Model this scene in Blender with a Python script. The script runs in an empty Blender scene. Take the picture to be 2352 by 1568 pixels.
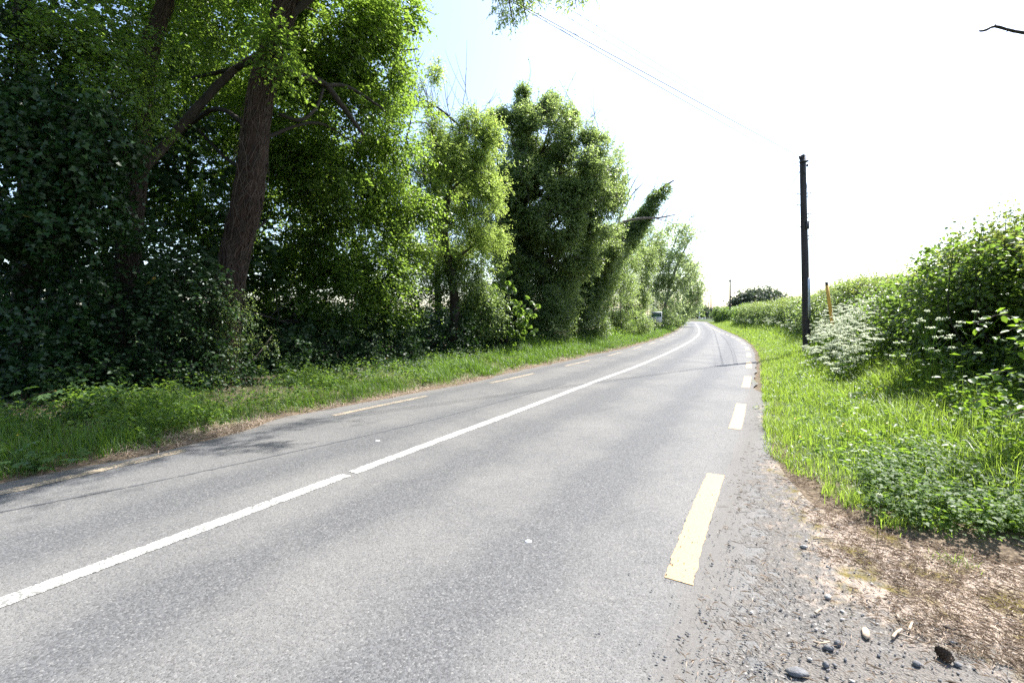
import bpy, math
import numpy as np
from mathutils import Vector
S = bpy.context.scene
COL = S.collection
R_ = math.radians

# ------------------------------------------------------------------ camera, sky, sun, exposure
CAM_H = 1.5
F = 16.0 / 36.0 * 2352.0
PITCH = math.atan(59.0 / F)
cam = bpy.data.cameras.new('camera')
cam.lens = 16.0
cam.sensor_width = 36.0
cam.clip_start = 0.05
cam.clip_end = 3000.0
cam_ob = bpy.data.objects.new('camera', cam)
COL.objects.link(cam_ob)
cam_ob.location = (0, 0, CAM_H)
cam_ob.rotation_euler = (math.pi / 2 - PITCH, 0, 0)
S.camera = cam_ob

SUN_AZ, SUN_EL = 55.0, 55.0          # degrees right of the view direction, above the horizon
world = bpy.data.worlds.new('World')
S.world = world
world.use_nodes = True
wn = world.node_tree
wn.nodes.clear()
sky = wn.nodes.new('ShaderNodeTexSky')
sky.sky_type = 'NISHITA'
sky.sun_disc = False
sky.sun_elevation = R_(SUN_EL)
sky.sun_rotation = R_(SUN_AZ)
sky.altitude = 0
sky.air_density = 1.0
sky.dust_density = 1.8
sky.ozone_density = 1.0
bg = wn.nodes.new('ShaderNodeBackground')
bg.inputs['Strength'].default_value = 0.135
wo = wn.nodes.new('ShaderNodeOutputWorld')
wn.links.new(sky.outputs[0], bg.inputs[0])
wn.links.new(bg.outputs[0], wo.inputs[0])
sun = bpy.data.lights.new('sun', 'SUN')
sun.energy = 5.0
sun.angle = R_(0.53)
sun.color = (1.0, 0.97, 0.92)
sun_ob = bpy.data.objects.new('sun', sun)
COL.objects.link(sun_ob)
sdir = Vector((math.sin(R_(SUN_AZ)) * math.cos(R_(SUN_EL)), math.cos(R_(SUN_AZ)) * math.cos(R_(SUN_EL)), math.sin(R_(SUN_EL))))
sun_ob.rotation_euler = (-sdir).to_track_quat('-Z', 'Y').to_euler()
sun_ob.location = (20, 15, 30)
S.view_settings.view_transform = 'Standard'
S.view_settings.look = 'None'
S.view_settings.gamma = 1.0
S.view_settings.use_curve_mapping = False
S.view_settings.exposure = 1.55
S.cycles.use_denoising = False
S.cycles.max_bounces = 8
S.cycles.diffuse_bounces = 4
S.cycles.transmission_bounces = 4
S.cycles.caustics_reflective = False
S.cycles.caustics_refractive = False

# ------------------------------------------------------------------ survey helpers (photo pixels of a 2352 x 1568 print -> metres)
_ct, _st = math.cos(PITCH), math.sin(PITCH)
def ray(px, py):
    a, b = (px - 1176.0) / F, (784.0 - py) / F
    return np.array([a, _ct + b * _st, -_st + b * _ct])
def P(px, py, depth):
    d = ray(px, py)
    return np.array([0, 0, CAM_H]) + d * (depth / d[1])
def G(px, py, z=0.0):
    d = ray(px, py)
    return np.array([0, 0, CAM_H]) + d * ((z - CAM_H) / d[2])
def M(px, depth):                       # size in metres of px pixels at a depth
    return px / F * depth

def hash3(ix, iy, iz, seed):
    h = (ix.astype(np.int64) * 374761393 + iy.astype(np.int64) * 668265263 + iz.astype(np.int64) * 2147483647 + seed * 974634541) & 0xFFFFFFFF
    h = ((h ^ (h >> 13)) * 1274126177) & 0xFFFFFFFF
    h = ((h ^ (h >> 16)) * 2246822519) & 0xFFFFFFFF
    return ((h ^ (h >> 15)) & 0xFFFFFF) / float(0xFFFFFF)
def vnoise(p, scale, seed=0):
    q = np.asarray(p, dtype=np.float64) * scale
    i = np.floor(q)
    f = q - i
    f = f * f * (3 - 2 * f)
    i = i.astype(np.int64)
    out = 0
    for a in (0, 1):
        wa = f[:, 0] if a else 1 - f[:, 0]
        for b in (0, 1):
            wb = f[:, 1] if b else 1 - f[:, 1]
            for c in (0, 1):
                wc = f[:, 2] if c else 1 - f[:, 2]
                out = out + wa * wb * wc * hash3(i[:, 0] + a, i[:, 1] + b, i[:, 2] + c, seed)
    return out
def sstep(a, b, x):
    t = np.clip((x - a) / (b - a), 0, 1)
    return t * t * (3 - 2 * t)
def norm(v):
    return v / np.maximum(np.linalg.norm(v, axis=-1, keepdims=True), 1e-9)
def smooth_line(pts, step=None, n=None):
    """Catmull-Rom through points, resampled"""
    p = np.asarray(pts, float)
    p = np.vstack([2 * p[0] - p[1], p, 2 * p[-1] - p[-2]])
    out = []
    for k in range(1, len(p) - 2):
        a, b, c, d = p[k - 1], p[k], p[k + 1], p[k + 2]
        for t in np.linspace(0, 1, 12, endpoint=False):
            out.append(0.5 * ((2 * b) + (-a + c) * t + (2 * a - 5 * b + 4 * c - d) * t * t + (-a + 3 * b - 3 * c + d) * t ** 3))
    out.append(p[-2])
    out = np.array(out)
    if step or n:
        s = np.concatenate([[0], np.cumsum(np.linalg.norm(np.diff(out, axis=0), axis=1))])
        m = n or max(2, int(s[-1] / step) + 1)
        q = np.linspace(0, s[-1], m)
        out = np.stack([np.interp(q, s, out[:, k]) for k in range(out.shape[1])], axis=1)
    return out

# ------------------------------------------------------------------ object helpers
def tag(o, label=None, cat=None, group=None, kind=None):
    if label: o['label'] = label
    if cat: o['category'] = cat
    if group: o['group'] = group
    if kind: o['kind'] = kind
    return o
def empty(name, loc, label=None, cat=None, group=None):
    o = bpy.data.objects.new(name, None)
    o.empty_display_size = 0.2
    o.location = tuple(float(x) for x in loc)
    COL.objects.link(o)
    return tag(o, label, cat, group)
def build(name, V, T, mat, parent=None, rnd=None, smooth=False, attrs=None, mi=None):
    """one mesh object out of vertex and triangle arrays (world coordinates)"""
    V = np.asarray(V, dtype=np.float32).reshape(-1, 3)
    T = np.asarray(T, dtype=np.int32).reshape(-1, 3)
    if parent is not None:
        V = V - np.array(parent_world(parent), dtype=np.float32)
    me = bpy.data.meshes.new(name)
    me.vertices.add(len(V))
    me.vertices.foreach_set('co', np.ascontiguousarray(V).ravel())
    me.loops.add(len(T) * 3)
    me.loops.foreach_set('vertex_index', np.ascontiguousarray(T).ravel())
    me.polygons.add(len(T))
    me.polygons.foreach_set('loop_start', np.arange(0, len(T) * 3, 3, dtype=np.int32))
    me.polygons.foreach_set('loop_total', np.full(len(T), 3, dtype=np.int32))
    if smooth:
        me.polygons.foreach_set('use_smooth', np.ones(len(T), dtype=bool))
    for m in (mat if isinstance(mat, (list, tuple)) else [mat]):
        me.materials.append(m)
    if mi is not None:
        me.polygons.foreach_set('material_index', np.asarray(mi, dtype=np.int32))
    if rnd is not None:
        a = me.attributes.new('rnd', 'FLOAT', 'FACE')
        a.data.foreach_set('value', np.asarray(rnd, dtype=np.float32))
    for k, v in (attrs or {}).items():
        a = me.attributes.new(k, 'FLOAT', 'POINT')
        a.data.foreach_set('value', np.asarray(v, dtype=np.float32))
    me.update()
    me.validate()
    o = bpy.data.objects.new(name, me)
    COL.objects.link(o)
    if parent is not None:
        o.parent = parent
    return o
def parent_world(o):
    v = Vector(o.location)
    while o.parent is not None:
        o = o.parent
        v = v + Vector(o.location)
    return tuple(v)

class Buf:
    def __init__(self):
        self.v, self.t, self.r, self.m, self.n = [], [], [], [], 0
    def add(self, V, T, r=0.5, m=0):
        V = np.asarray(V, float).reshape(-1, 3)
        T = np.asarray(T, int).reshape(-1, 3)
        self.v.append(V)
        self.t.append(T + self.n)
        self.r.append(np.broadcast_to(np.asarray(r, float), (len(T),)))
        self.m.append(np.full(len(T), m))
        self.n += len(V)
        return self
    def build(self, name, mat, parent=None, smooth=False):
        return build(name, np.vstack(self.v), np.vstack(self.t), mat, parent, np.concatenate(self.r), smooth, None,
                     np.concatenate(self.m) if isinstance(mat, (list, tuple)) else None)

def tube(pts, rad, sides=8, bump=0.0, seed=0, cap=True):
    p = np.asarray(pts, float)
    n = len(p)
    rad = np.broadcast_to(np.asarray(rad, float), (n,))
    tan = norm(np.gradient(p, axis=0))
    ref = np.array([0.31, 0.87, 0.11])
    u = norm(np.cross(tan, ref))
    w = np.cross(tan, u)
    a = np.linspace(0, 2 * math.pi, sides, endpoint=False)
    ring = (u[:, None, :] * np.cos(a)[None, :, None] + w[:, None, :] * np.sin(a)[None, :, None])
    rr = np.repeat(rad[:, None], sides, 1)
    if bump:
        q = (p[:, None, :] + ring * rad[:, None, None] * 1.5).reshape(-1, 3)
        k = 0.5 / max(rad.max(), 1e-4)
        rr = rr * (1 + bump * (vnoise(q * np.array([1, 1, .35]), k * 2, seed).reshape(n, sides) - 0.5) * 2)
    V = (p[:, None, :] + ring * rr[..., None]).reshape(-1, 3)
    i = np.arange(n - 1)[:, None] * sides
    j = np.arange(sides)[None, :]
    k = (j + 1) % sides
    T = np.concatenate([np.stack([i + j, i + k, i + sides + k], -1).reshape(-1, 3), np.stack([i + j, i + sides + k, i + sides + j], -1).reshape(-1, 3)])
    if cap:
        V = np.vstack([V, p[0], p[-1]])
        jj = np.arange(sides)
        kk = (jj + 1) % sides
        T = np.vstack([T, np.stack([np.full(sides, n * sides), kk, jj], -1), np.stack([np.full(sides, n * sides + 1), (n - 1) * sides + jj, (n - 1) * sides + kk], -1)])
    return V, T
def twig_tubes(p0, p1, r0):
    """many thin straight three-sided twigs"""
    d = norm(p1 - p0)
    u = norm(np.cross(d, np.array([0.3, 0.5, 0.8])))
    w = np.cross(d, u)
    n = len(p0)
    V = np.zeros((n, 4, 3))
    for k in range(3):
        a = 2 * math.pi * k / 3
        V[:, k] = p0 + (u * math.cos(a) + w * math.sin(a)) * np.reshape(r0, (-1, 1))
    V[:, 3] = p1
    T = np.array([[0, 1, 3], [1, 2, 3], [2, 0, 3]])
    return V.reshape(-1, 3), (np.arange(n)[:, None, None] * 4 + T[None]).reshape(-1, 3)
def box(c, s, rz=0.0, rot=None):
    x, y, z = np.array(s) / 2.0
    V = np.array([[-x, -y, -z], [x, -y, -z], [x, y, -z], [-x, y, -z], [-x, -y, z], [x, -y, z], [x, y, z], [-x, y, z]])
    T = [[0, 2, 1], [0, 3, 2], [4, 5, 6], [4, 6, 7], [0, 1, 5], [0, 5, 4], [1, 2, 6], [1, 6, 5], [2, 3, 7], [2, 7, 6], [3, 0, 4], [3, 4, 7]]
    if rot is not None:
        V = V @ np.asarray(rot).T
    elif rz:
        ca, sa = math.cos(rz), math.sin(rz)
        V = np.stack([V[:, 0] * ca - V[:, 1] * sa, V[:, 0] * sa + V[:, 1] * ca, V[:, 2]], 1)
    return V + np.asarray(c, float), np.array(T)

# leaf templates: (along, across, lift) in units of leaf length / half width
LEAF = {
    'diamond': (np.array([[0, 0, 0], [.45, -1, .12], [1, 0, -.05], [.45, 1, .12]]), np.array([[0, 1, 2], [0, 2, 3]])),
    'oval': (np.array([[0, 0, 0], [.25, -.8, .1], [.65, -.85, .1], [1, 0, -.12], [.65, .85, .1], [.25, .8, .1]]),
             np.array([[0, 1, 2], [0, 2, 3], [0, 3, 4], [0, 4, 5]])),
    'ivy': (np.array([[.08, 0, 0], [-.05, -.75, .05], [.35, -1, -.06], [.45, -.6, .05], [1, 0, -.15], [.45, .6, .05], [.35, 1, -.06], [-.05, .75, .05]]),
            np.array([[0, 1, 2], [0, 2, 3], [0, 3, 4], [0, 4, 5], [0, 5, 6], [0, 6, 7]])),
    'maple': (np.array([[0, 0, 0], [.02, -.45, .02], [.3, -1.0, -.08], [.38, -.5, .05], [.72, -.72, -.08], [.68, -.25, .06], [1, 0, -.15],
                        [.68, .25, .06], [.72, .72, -.08], [.38, .5, .05], [.3, 1.0, -.08], [.02, .45, .02]]),
              np.array([[0, k, k + 1] for k in range(1, 11)])),
}
def leaf_mesh(pos, axis, nrm, L, W, kind='diamond'):
    tv, tt = LEAF[kind]
    a = norm(axis)
    nrm = norm(nrm - a * np.sum(nrm * a, -1, keepdims=True))
    b = np.cross(nrm, a)
    L = np.reshape(L, (-1, 1, 1))
    W = np.reshape(W, (-1, 1, 1))
    V = pos[:, None, :] + a[:, None, :] * tv[None, :, 0:1] * L + b[:, None, :] * tv[None, :, 1:2] * W + nrm[:, None, :] * tv[None, :, 2:3] * L
    k = len(tv)
    T = (np.arange(len(pos))[:, None, None] * k + tt[None]).reshape(-1, 3)
    return V.reshape(-1, 3), T, len(tt)
def rvec(rng, n):
    return norm(rng.normal(size=(n, 3)))

def foliage(blobs, seed, leaf=(.07, .02), kind='diamond', twig=.5, lpt=12, flat=.55, droop=-.15, outw=.8, inner=.35, gap=.38, gs=1.0,
            floor=None, spread=.5, tw_r=.004):
    """leafy twigs through ellipsoids. blob = (centre, (rx, ry, rz), number of twigs). returns leaf V, T, rnd and twig V, T"""
    rng = np.random.default_rng(seed)
    base, outd = [], []
    for c, r, n in blobs:
        u = rvec(rng, n)
        rr = rng.uniform(inner, 1.0, n) ** 0.6
        rr = rr * (.66 + .68 * vnoise(u * 1.9 + np.asarray(c)[None], 1.0, seed + 3))
        base.append(np.asarray(c)[None] + u * rr[:, None] * np.asarray(r)[None] * rng.uniform(.86, 1.06, (n, 1)))
        outd.append(u)
    p = np.vstack(base)
    u = np.vstack(outd)
    nz = vnoise(p, gs, seed) * .65 + vnoise(p, gs * 2.3, seed + 7) * .35
    keep = nz > gap
    if floor is not None:
        keep &= p[:, 2] > floor
    p, u = p[keep], u[keep]
    n = len(p)
    d = norm(u * outw + rvec(rng, n) * .7 + np.array([0, 0, droop]))
    ln = twig * rng.uniform(.5, 1.2, n)
    t = (np.arange(lpt) + .6) / lpt
    bend = np.array([0, 0, -.35 if droop < 0 else .15])
    pos = p[:, None] + d[:, None] * (ln[:, None] * t[None])[..., None] + bend * (ln[:, None] * t[None] ** 2)[..., None] * .6
    pos = pos.reshape(-1, 3) + rng.normal(size=(n * lpt, 3)) * leaf[0] * spread
    dd = np.repeat(d, lpt, 0)
    sg = np.tile(np.where(np.arange(lpt) % 2, 1.0, -1.0), n)[:, None]
    side = norm(np.cross(dd, np.array([0, 0, 1.0]) + rvec(rng, n * lpt) * .3)) * sg
    ax = dd * .6 + side + rvec(rng, n * lpt) * .5 + np.array([0, 0, -.25])
    nr = np.array([0, 0, 1.0]) * flat + rvec(rng, n * lpt) * (1.05 - flat)
    sz = rng.uniform(.6, 1.15, n * lpt)
    V, T, k = leaf_mesh(pos, ax, nr, leaf[0] * sz, leaf[1] * sz, kind)
    r = np.repeat(np.clip(np.repeat(rng.uniform(0, 1, n), lpt) * .55 + rng.uniform(0, 1, n * lpt) * .45, 0, 1), k)
    if floor is not None:
        pass
    end = p + d * ln[:, None] + bend * ln[:, None] * .6
    TV, TT = twig_tubes(p, end, np.full(n, tw_r))
    return V, T, r, TV, TT

# ------------------------------------------------------------------ materials
def new_mat(name):
    m = bpy.data.materials.new(name)
    m.use_nodes = True
    nt = m.node_tree
    nt.nodes.clear()
    return m, nt, nt.nodes.new('ShaderNodeOutputMaterial')
def nd(nt, typ, **kw):
    n = nt.nodes.new(typ)
    for k, v in kw.items():
        if k in n.inputs:
            n.inputs[k].default_value = v
        else:
            setattr(n, k, v)
    return n
def ramp(nt, fac, stops):
    n = nt.nodes.new('ShaderNodeValToRGB')
    e = n.color_ramp.elements
    while len(e) < len(stops):
        e.new(0.5)
    for k, (pos, c) in enumerate(stops):
        e[k].position = pos
        e[k].color = (*c, 1) if len(c) == 3 else c
    nt.links.new(fac, n.inputs[0])
    return n.outputs[0]
def leaf_mat(name, dark, light, trans, tf=.4, rough=.38, spec=.5, yellow=0.0):
    m, nt, out = new_mat(name)
    at = nd(nt, 'ShaderNodeAttribute', attribute_name='rnd')
    stops = [(0.0, dark), (1.0, light)]
    if yellow:
        stops = [(0.0, dark), (.985 - yellow, light), (.99 - yellow, (.35, .22, .03)), (1.0, (.3, .16, .03))]
    c = ramp(nt, at.outputs['Fac'], stops)
    pb = nd(nt, 'ShaderNodeBsdfPrincipled', Roughness=rough)
    pb.inputs['Specular IOR Level'].default_value = spec
    nt.links.new(c, pb.inputs['Base Color'])
    tr = nt.nodes.new('ShaderNodeBsdfTranslucent')
    tc = ramp(nt, at.outputs['Fac'], [(0.0, tuple(x * .7 for x in trans)), (1.0, trans)])
    nt.links.new(tc, tr.inputs[0])
    mx = nd(nt, 'ShaderNodeMixShader', Fac=tf)
    mx.inputs[0].default_value = tf
    nt.links.new(pb.outputs[0], mx.inputs[1])
    nt.links.new(tr.outputs[0], mx.inputs[2])
    nt.links.new(mx.outputs[0], out.inputs[0])
    return m
def noisy_mat(name, stops, scale=8.0, rough=.8, bump=.3, bscale=None, stretch=(1, 1, 1), detail=6, spec=.3, metal=0.0, bdist=.02):
    m, nt, out = new_mat(name)
    tc = nt.nodes.new('ShaderNodeTexCoord')
    mp = nt.nodes.new('ShaderNodeMapping')
    mp.inputs['Scale'].default_value = stretch
    nt.links.new(tc.outputs['Object'], mp.inputs[0])
    nz = nd(nt, 'ShaderNodeTexNoise', Scale=scale, Detail=detail, Roughness=.65)
    nt.links.new(mp.outputs[0], nz.inputs['Vector'])
    pb = nd(nt, 'ShaderNodeBsdfPrincipled', Roughness=rough, Metallic=metal)
    pb.inputs['Specular IOR Level'].default_value = spec
    nt.links.new(ramp(nt, nz.outputs[0], stops), pb.inputs['Base Color'])
    if bump:
        nb = nd(nt, 'ShaderNodeTexNoise', Scale=bscale or scale * 2.5, Detail=5.0)
        nt.links.new(mp.outputs[0], nb.inputs['Vector'])
        bp = nd(nt, 'ShaderNodeBump', Strength=bump, Distance=bdist)
        nt.links.new(nb.outputs[0], bp.inputs['Height'])
        nt.links.new(bp.outputs[0], pb.inputs['Normal'])
    nt.links.new(pb.outputs[0], out.inputs[0])
    return m
def mixc(nt, fac, a, b, blend='MIX'):
    n = nt.nodes.new('ShaderNodeMix')
    n.data_type = 'RGBA'
    n.blend_type = blend
    for s, v in ((n.inputs[0], fac), (n.inputs[6], a), (n.inputs[7], b)):
        if isinstance(v, (int, float)):
            s.default_value = v
        elif isinstance(v, tuple):
            s.default_value = (*v, 1)
        else:
            nt.links.new(v, s)
    return n.outputs[2]
def mth(nt, op, a, b=0.0, c=None):
    n = nt.nodes.new('ShaderNodeMath')
    n.operation = op
    for s, v in zip(n.inputs, (a, b) if c is None else (a, b, c)):
        if isinstance(v, (int, float)):
            s.default_value = v
        else:
            nt.links.new(v, s)
    return n.outputs[0]

def asphalt_mat():
    m, nt, out = new_mat('asphalt')
    tc = nt.nodes.new('ShaderNodeTexCoord')
    co = tc.outputs['Object']
    dirt = nd(nt, 'ShaderNodeAttribute', attribute_name='dirt').outputs['Fac']
    wheel = nd(nt, 'ShaderNodeAttribute', attribute_name='wheel').outputs['Fac']
    seam = nd(nt, 'ShaderNodeAttribute', attribute_name='seam').outputs['Fac']
    vo = nd(nt, 'ShaderNodeTexVoronoi', Scale=115.0, Randomness=1.0)
    ve = nd(nt, 'ShaderNodeTexVoronoi', Scale=115.0, Randomness=1.0)
    ve.feature = 'DISTANCE_TO_EDGE'
    nt.links.new(co, vo.inputs['Vector'])
    nt.links.new(co, ve.inputs['Vector'])
    big = nd(nt, 'ShaderNodeTexNoise', Scale=.9, Detail=5.0)
    mid = nd(nt, 'ShaderNodeTexNoise', Scale=6.0, Detail=4.0)
    fine = nd(nt, 'ShaderNodeTexNoise', Scale=45.0, Detail=3.0)
    for n in (big, mid, fine):
        nt.links.new(co, n.inputs['Vector'])
    sep = nt.nodes.new('ShaderNodeSeparateColor')
    nt.links.new(vo.outputs['Color'], sep.inputs[0])
    stone = ramp(nt, sep.outputs[0], [(0, (.062, .062, .063)), (.5, (.096, .096, .098)), (.92, (.122, .122, .123)), (1, (.175, .172, .168))])
    dust = (.195, .186, .172)
    # pale dust between the stones away from the wheel tracks, dark polished stone in them
    e = mth(nt, 'SUBTRACT', 1.0, mth(nt, 'MULTIPLY', ve.outputs['Distance'], 5.0))
    e = mth(nt, 'MAXIMUM', e, 0.0)
    amt = mth(nt, 'ADD', mth(nt, 'MULTIPLY', big.outputs[0], 1.7), mth(nt, 'MULTIPLY', mid.outputs[0], .5))
    amt = mth(nt, 'SUBTRACT', amt, mth(nt, 'ADD', .55, mth(nt, 'MULTIPLY', wheel, .75)))
    f = mth(nt, 'MULTIPLY', mth(nt, 'MULTIPLY', e, amt), 1.25)
    nclamp = nt.nodes.new('ShaderNodeClamp')
    nt.links.new(f, nclamp.inputs[0])
    c = mixc(nt, nclamp.outputs[0], stone, dust)
    # tar joint
    c = mixc(nt, mth(nt, 'MULTIPLY', seam, mth(nt, 'ADD', .2, mid.outputs[0])), c, (.05, .05, .052))
    # earth washed on from the shoulder
    df = mth(nt, 'MULTIPLY', dirt, mth(nt, 'ADD', .35, mth(nt, 'MULTIPLY', fine.outputs[0], 1.1)))
    ncl = nt.nodes.new('ShaderNodeClamp')
    nt.links.new(df, ncl.inputs[0])
    c = mixc(nt, ncl.outputs[0], c, (.13, .122, .113))
    pb = nd(nt, 'ShaderNodeBsdfPrincipled')
    pb.inputs['Specular IOR Level'].default_value = .13
    nt.links.new(c, pb.inputs['Base Color'])
    nt.links.new(mth(nt, 'ADD', .62, mth(nt, 'MULTIPLY', dirt, .3)), pb.inputs['Roughness'])
    bp = nd(nt, 'ShaderNodeBump', Strength=.6, Distance=.005)
    h = mth(nt, 'ADD', mth(nt, 'MINIMUM', ve.outputs['Distance'], .3), mth(nt, 'MULTIPLY', sep.outputs[1], .35))
    nt.links.new(h, bp.inputs['Height'])
    nt.links.new(bp.outputs[0], pb.inputs['Normal'])
    nt.links.new(pb.outputs[0], out.inputs[0])
    return m
def paint_mat(name, col, wear=.5):
    """thermoplastic road paint with small pits where the stones show"""
    m, nt, out = new_mat(name)
    tc = nt.nodes.new('ShaderNodeTexCoord')
    co = tc.outputs['Object']
    n1 = nd(nt, 'ShaderNodeTexNoise', Scale=48.0, Detail=2.0)
    n2 = nd(nt, 'ShaderNodeTexNoise', Scale=5.0, Detail=4.0)
    vo = nd(nt, 'ShaderNodeTexVoronoi', Scale=6.0)
    vo.feature = 'DISTANCE_TO_EDGE'
    for n in (n1, n2, vo):
        nt.links.new(co, n.inputs['Vector'])
    f = mth(nt, 'ADD', n1.outputs[0], mth(nt, 'MULTIPLY', n2.outputs[0], .35))
    f = ramp(nt, f, [(wear + .36, (0, 0, 0)), (wear + .42, (1, 1, 1))])
    c = mixc(nt, f, col, (.10, .098, .092))
    crack = ramp(nt, vo.outputs['Distance'], [(0, (.8, .8, .8)), (.022, (0, 0, 0))])
    c = mixc(nt, crack, c, (.12, .115, .10))
    c = mixc(nt, mth(nt, 'MULTIPLY', n2.outputs[0], .35), c, tuple(x * .72 for x in col))
    pb = nd(nt, 'ShaderNodeBsdfPrincipled', Roughness=.6)
    nt.links.new(c, pb.inputs['Base Color'])
    bp = nd(nt, 'ShaderNodeBump', Strength=.5, Distance=.004)
    nt.links.new(n1.outputs[0], bp.inputs['Height'])
    nt.links.new(bp.outputs[0], pb.inputs['Normal'])
    nt.links.new(pb.outputs[0], out.inputs[0])
    return m
def soil_mat():
    m, nt, out = new_mat('soil_and_thatch')
    tc = nt.nodes.new('ShaderNodeTexCoord')
    co = tc.outputs['Object']
    n1 = nd(nt, 'ShaderNodeTexNoise', Scale=2.2, Detail=8.0, Roughness=.7)
    n2 = nd(nt, 'ShaderNodeTexNoise', Scale=38.0, Detail=4.0)
    for n in (n1, n2):
        nt.links.new(co, n.inputs['Vector'])
    green = nd(nt, 'ShaderNodeAttribute', attribute_name='green').outputs['Fac']
    a = ramp(nt, n2.outputs[0], [(.3, (.045, .034, .024)), (.55, (.13, .098, .068)), (.75, (.2, .16, .11))])
    b = ramp(nt, n2.outputs[0], [(.3, (.022, .034, .012)), (.6, (.06, .095, .025)), (.8, (.11, .13, .04))])
    g = mth(nt, 'MULTIPLY', green, mth(nt, 'ADD', .45, n1.outputs[0]))
    k = nt.nodes.new('ShaderNodeClamp')
    nt.links.new(g, k.inputs[0])
    pb = nd(nt, 'ShaderNodeBsdfPrincipled', Roughness=.95)
    pb.inputs['Specular IOR Level'].default_value = .15
    nt.links.new(mixc(nt, k.outputs[0], a, b), pb.inputs['Base Color'])
    bp = nd(nt, 'ShaderNodeBump', Strength=.7, Distance=.02)
    nt.links.new(n2.outputs[0], bp.inputs['Height'])
    nt.links.new(bp.outputs[0], pb.inputs['Normal'])
    nt.links.new(pb.outputs[0], out.inputs[0])
    return m
def shoulder_mat():
    m, nt, out = new_mat('gritty_earth')
    tc = nt.nodes.new('ShaderNodeTexCoord')
    co = tc.outputs['Object']
    needle = nd(nt, 'ShaderNodeAttribute', attribute_name='needle').outputs['Fac']
    n1 = nd(nt, 'ShaderNodeTexNoise', Scale=3.0, Detail=7.0, Roughness=.7)
    n2 = nd(nt, 'ShaderNodeTexNoise', Scale=120.0, Detail=5.0)
    n3 = nd(nt, 'ShaderNodeTexNoise', Scale=4.5, Detail=5.0)
    vo = nd(nt, 'ShaderNodeTexVoronoi', Scale=85.0)
    for n in (n1, n2, n3, vo):
        nt.links.new(co, n.inputs['Vector'])
    sep = nt.nodes.new('ShaderNodeSeparateColor')
    nt.links.new(vo.outputs['Color'], sep.inputs[0])
    grit = ramp(nt, sep.outputs[0], [(0, (.055, .054, .053)), (.5, (.115, .109, .102)), (.85, (.15, .142, .132)), (1, (.24, .23, .215))])
    earth = ramp(nt, n2.outputs[0], [(.3, (.085, .077, .069)), (.7, (.165, .15, .135))])
    c = mixc(nt, ramp(nt, n1.outputs[0], [(.38, (0, 0, 0)), (.6, (1, 1, 1))]), grit, earth)
    tan = ramp(nt, n2.outputs[0], [(.28, (.13, .10, .08)), (.5, (.28, .225, .18)), (.75, (.42, .35, .29))])
    moss = ramp(nt, n2.outputs[0], [(.3, (.07, .06, .015)), (.7, (.17, .13, .035))])
    tan = mixc(nt, ramp(nt, n3.outputs[0], [(.5, (0, 0, 0)), (.62, (1, 1, 1))]), tan, moss)
    c = mixc(nt, needle, c, tan)
    pb = nd(nt, 'ShaderNodeBsdfPrincipled', Roughness=.9)
    pb.inputs['Specular IOR Level'].default_value = .25
    nt.links.new(c, pb.inputs['Base Color'])
    bp = nd(nt, 'ShaderNodeBump', Strength=.8, Distance=.008)
    nt.links.new(mth(nt, 'ADD', vo.outputs['Distance'], n2.outputs[0]), bp.inputs['Height'])
    nt.links.new(bp.outputs[0], pb.inputs['Normal'])
    nt.links.new(pb.outputs[0], out.inputs[0])
    return m

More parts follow.
